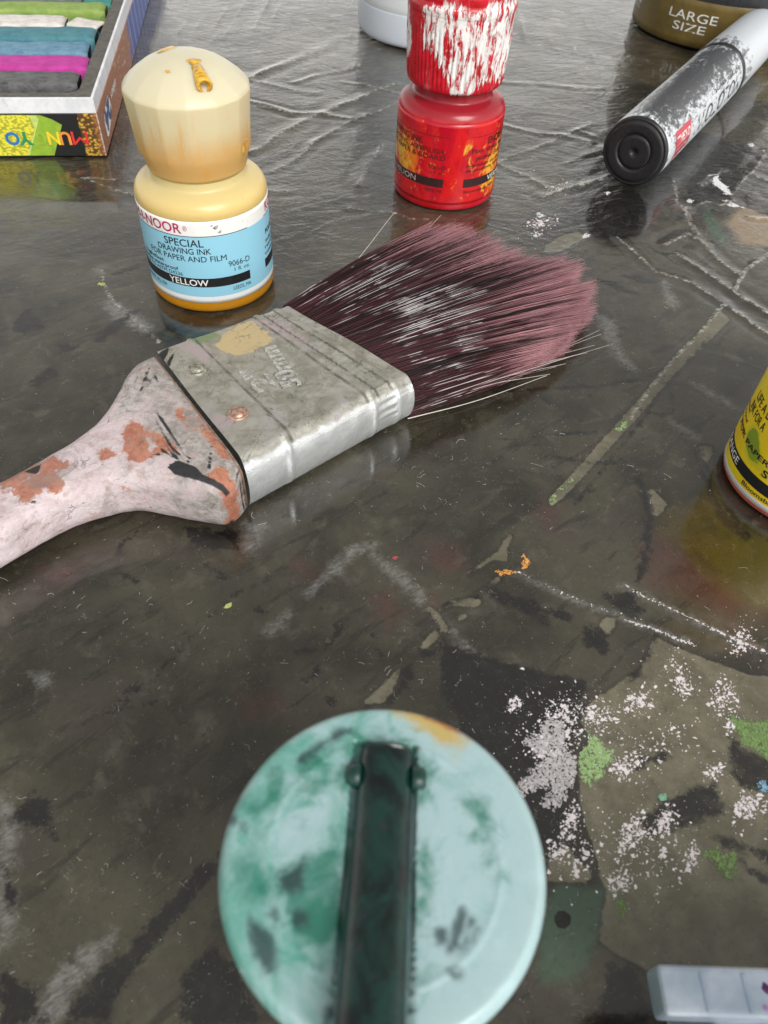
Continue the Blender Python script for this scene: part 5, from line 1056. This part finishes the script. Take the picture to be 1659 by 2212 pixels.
pastel('mid blue pastel stick behind the magenta one', -8.0, 62, 42.0, 54.0, 17.8, chalk('blue_chalk', (.10, .22, .32), (.16, .30, .40), (.06, .14, .30)))
pastel('teal blue pastel stick in front of the white ones', -7.2, 62, 55.2, 68.6, 18.2, chalk('teal_chalk', (.045, .17, .22), (.08, .23, .27), (.09, .25, .24)))
pastel('white pastel stick with a squared right end', -20.2, 50, 70.0, 82.6, 18.0, chalk('white_chalk', (.58, .54, .51), (.72, .68, .65), (.40, .34, .32)))
pastel('short broken off white pastel lying slantwise', -7.0, 12.5, 68.0, 77.0, 17.4, chalk('dirty_white_chalk', (.58, .55, .51), (.70, .66, .62), (.34, .26, .20)), tilt=-.40, hgt=10)
pastel('lime green pastel stick behind the white ones', -6.9, 64, 84.4, 95.4, 18.8, chalk('lime_chalk', (.20, .30, .06), (.28, .38, .10), (.15, .27, .07)))
pastel('dull grey pastel stick in the back row', -18, 52, 97.0, 108, 17.4, chalk('dull_chalk', (.10, .12, .12), (.16, .19, .18), (.05, .06, .06)))
pastel('short dark turquoise pastel in the back corner', -6.4, 11.0, 96.8, 109, 17.6, chalk('turquoise_chalk', (.03, .20, .17), (.05, .26, .22), (.02, .12, .11)))

# ------------------------------------------------------------------ marker pen lying by the tub
MR = 10.8
ma = math.atan2(131.7, 77.9)
t = empty('paint_marker', (73.4, 251.6, 0), 'thick white paint marker with black end plug, scuffed with black, lying beside the tub', 'marker', rz=ma)
def along(name, profile, mat, parent, n=96, attrs=None):
    """lathe along local +x at the height of the pen's axis; profile of (radius, x)"""
    pr = np.array(profile, float); ph = np.linspace(0, 2 * np.pi, n, endpoint=False)
    Rr, Xx, Pp = np.repeat(pr[:, 0][:, None], n, 1), np.repeat(pr[:, 1][:, None], n, 1), np.repeat(ph[None], len(pr), 0)
    v = np.stack([Xx, Rr * np.cos(Pp), MR + .15 + Rr * np.sin(Pp)], -1)
    return quads(name, v.reshape(-1, 3), grid_faces(len(pr), n, False, True), mat, parent, attrs=attrs(Pp, Xx) if attrs else None)
g = G('scuffed_marker_print', rough=.35)
P = g.co((.45, 1, 1)); n = g.noise(.8, 9, .82, .5, P); n2 = g.noise(.16, 5, .6)
m_ = g.ss(g.f('ADD', g.f('ADD', n, g.f('MULTIPLY', n2, .35)), g.f('MULTIPLY', g.attr('scuff'), .21)), .70, .81)
g.set('Base Color', g.mix(g.f('MULTIPLY', m_, .92), g.mix(g.ss(n2, .3, .7), (.56, .59, .63), (.68, .71, .75)), (.022, .022, .024)))
g.bump(n, .15, .1)
def scf(P_, X_):
    d = np.degrees(P_)                                    # 90 is up, 270 down; toward the viewer about 0..-30
    w = np.exp(-((d - 92) / 52) ** 2) * np.clip(X_ / 8, 0, 1) * (1 - .5 * np.clip((X_ - 78) / 8, 0, 1))
    return {'scuff': w - .85 * np.exp(-(((d + 180) % 360 - 180 - 20) / 34) ** 2)}
blk = plain('black_marker_plastic', (.016, .016, .018), .35, bump=.15, scale=.6)
barrel = along('barrel', [(MR - .5, 2.0), (MR - .1, 2.3)] + [(MR - .1, x_) for x_ in np.linspace(4, 86, 30)] + [(MR - .4, 87)], g.m, t, 128, scf)
along('end_plug', rounded([(0.01, .9), (.9, .7), (1.0, .25), (5.2, .25), (5.3, .55), (5.6, .55), (5.7, .1), (9.2, .1), (9.5, .6), (10.1, .3), (10.7, .9), (10.7, 1.9), (10.2, 2.2)], 1), blk, t, 96)
along('collar', rounded([(10.3, 86.5), (11.1, 86.8), (11.1, 89.2), (10.4, 89.6)], 1), blk, t, 96)
g = G('white_marker_cap', rough=.32)
P = g.co((.4, 1, 1)); x = g.xyz(g.co())[0]
n = g.noise(.45, 8, .75, 0, P)
m_ = g.ss(g.f('ADD', n, g.ss(x, 112, 90, -.05, .15)), .60, .70)
g.set('Base Color', g.mix(g.f('MULTIPLY', m_, .85), (.56, .59, .63), (.04, .04, .042)))
along('cap', rounded([(10.5, 89.3), (10.9, 89.8), (10.9, 100), (10.7, 108), (10.6, 118), (10.4, 138), (10.1, 147), (9.2, 152), (6.5, 155.5), (3, 156.8), (0.01, 157)], 2), g.m, t, 96)
# print along the side that faces the viewer, running toward the plug and upside down
def pen_text(body, x0, x1, d0, h, mat, bold=.02, shear=.0):
    v, f, w = text_mesh(body, bold, shear)
    q = []
    for a, b_, _ in v:
        xx = x0 + (x1 - x0) * a / w; d = math.radians(d0) - (h * (1 - b_)) / MR if False else math.radians(d0) + (h * b_) / MR * PEN_UP
        q.append((xx, -(MR + .02) * math.cos(d), MR + .15 + (MR + .02) * math.sin(d)))
    return raw('printed_lettering', q, f, mat, barrel, False)
PEN_UP = -1
redp = plain('red_print', (.52, .05, .075), .4, bump=.2); blkp = plain('black_pen_print', (.016, .016, .018), .4, bump=0)
V = []
for i in range(2):
    for j in range(8):
        d = math.radians(32 - 32 * j / 7); V.append(((9 if i == 0 else 24), -(MR + .0) * math.cos(d), MR + .15 + MR * math.sin(d)))
quads('printed_patch', V, grid_faces(2, 8), redp, barrel)
pen_text('MOLOTOW', 84, 29, 24, 5.6, blkp, .03, .25)
pen_text('ONE4ALL', 23, 10, 22, 2.6, white_ink, .03, .25)
pen_text('acrylic paint', 83, 52, 38, 1.7, blkp, .0); pen_text('refill', 24, 8, -2, 2.2, redp, .03, .2)

# ------------------------------------------------------------------ round tub with olive label
TL = (146, 427, 0)
t = empty('paint_tub', TL, 'large round black tub with an olive label band lettered in white', 'tub')
b = az(TL)
dkp = plain('charcoal_plastic', (.022, .023, .026), .35)
lathe('tub_body', rounded([(0, .2), (37.5, .2), (39.4, .5), (39.9, 2)], 2) + [(39.9, z_) for z_ in range(4, 62, 4)] + rounded([(39.9, 62), (38, 64), (37.5, 70), (37, 70.5), (0, 70.5)], 2), dkp, t, 160)
g = G('olive_label', rough=.45); n = g.noise(.10, 7, .65)
g.set('Base Color', g.mix(g.ss(n, .35, .65), (.115, .078, .017), (.165, .112, .026)))
lab = lathe('label', [(39.85, 1.2)] + [(40.02, z_) for z_ in np.linspace(1.3, 18.6, 8)] + [(39.85, 18.8)], g.m, t, 160)
cyl_text([('LARGE', -31.5, 1, 10.9, 3.4, .0), ('SIZE', -26.5, -4.5, 6.6, 3.2, .0), ('PERMANENT', -108, -63, 7.2, 3.2, .0), ('ACRYLIC', 30, 76, 10.9, 3.4, .0)], 40.03, b, white_ink, lab)
lathe('lid', rounded([(0, 72), (38.5, 72), (40.6, 72), (41, 74), (41, 84), (39.5, 86), (0, 86)], 2), dkp, t, 160)

# ------------------------------------------------------------------ white jar behind the red bottle
t = empty('plastic_jar', (7, 398, 0), 'translucent white plastic jar standing behind the red bottle', 'jar')
g = G('milky_plastic', rough=.3, sss=.5)
z = g.xyz(g.co())[2]
g.set('Base Color', g.mix(g.ss(z, 13.0, 13.6), (.60, .65, .71), (.66, .69, .71)))
lathe('jar_body', rounded([(0, .3), (31, .3), (33, 1.2), (33.5, 3.5), (33.5, 13), (33.35, 13.3), (33.5, 13.6), (33.5, 60), (33, 63), (30, 66), (30, 70)], 2), g.m, t, 128)
lathe('lid', rounded([(0, 69), (30.5, 69), (31.5, 70), (31.5, 80), (30, 81.5), (0, 81.5)], 2), plain('white_lid', (.66, .68, .70), .35), t, 128)
for dphi, zz, rr in ((25 - 32, 5.2, 1.0), (28 - 32, 6.3, .8)):
    a = az((7, 398)) + math.radians(dphi); q = Vector((math.cos(a), math.sin(a), 0)).to_track_quat('Z', 'Y').to_matrix()
    blob('paint_spot', (33.5 * math.cos(a), 33.5 * math.sin(a), zz), rr, DABM[2], t, .6, 1.0, .2, q)

# ------------------------------------------------------------------ clear plastic case at the bottom right
t = empty('plastic_case', (49.2, 12, 0), 'frosted clear plastic case lid with purple ink spots, at the lower right corner', 'case')
g = G('frosted_clear_plastic', rough=.28, sss=.4)
n = g.noise(.12, 5, .6)
c = g.mix(g.ss(n, .35, .65), (.21, .255, .315), (.32, .36, .42))
c = g.mix(g.f('MULTIPLY', g.ss(g.noise(.25, 6, .65), .60, .72), .4), c, (.25, .20, .34))
g.set('Base Color', c); g.bump(g.noise(.5, 4), .15, .2)
rot = Matrix.Rotation(math.radians(1.5), 4, 'Z')
box('case_base', (-8.6, -34, 0.2), (34, 5.0, 15.5), g.m, t, .8, 3, rot)
lid = box('case_lid', (-15.4, 2.0, 15.6), (36, 6.9, 20), g.m, t, .7, 3, rot)
box('lid_rib', (-10.9, 2.4, 19.9), (-10.5, 6.2, 20.06), g.m, lid, .08, 1, rot); box('lid_rib', (-6.2, 2.4, 19.9), (-5.7, 6.2, 20.08), g.m, lid, .08, 1, rot)
pur = plain('purple_ink', (.045, .010, .055), .3, bump=0)
blob('ink_spot', (-3.6, 4.6, 20.05), 1.0, pur, lid, 1, .6, .2, None, -.6); blob('ink_spot', (-4.4, 2.9, 20.0), .75, plain('pale_purple_ink', (.20, .12, .26), .4, bump=0), lid, 1, .9, .15)
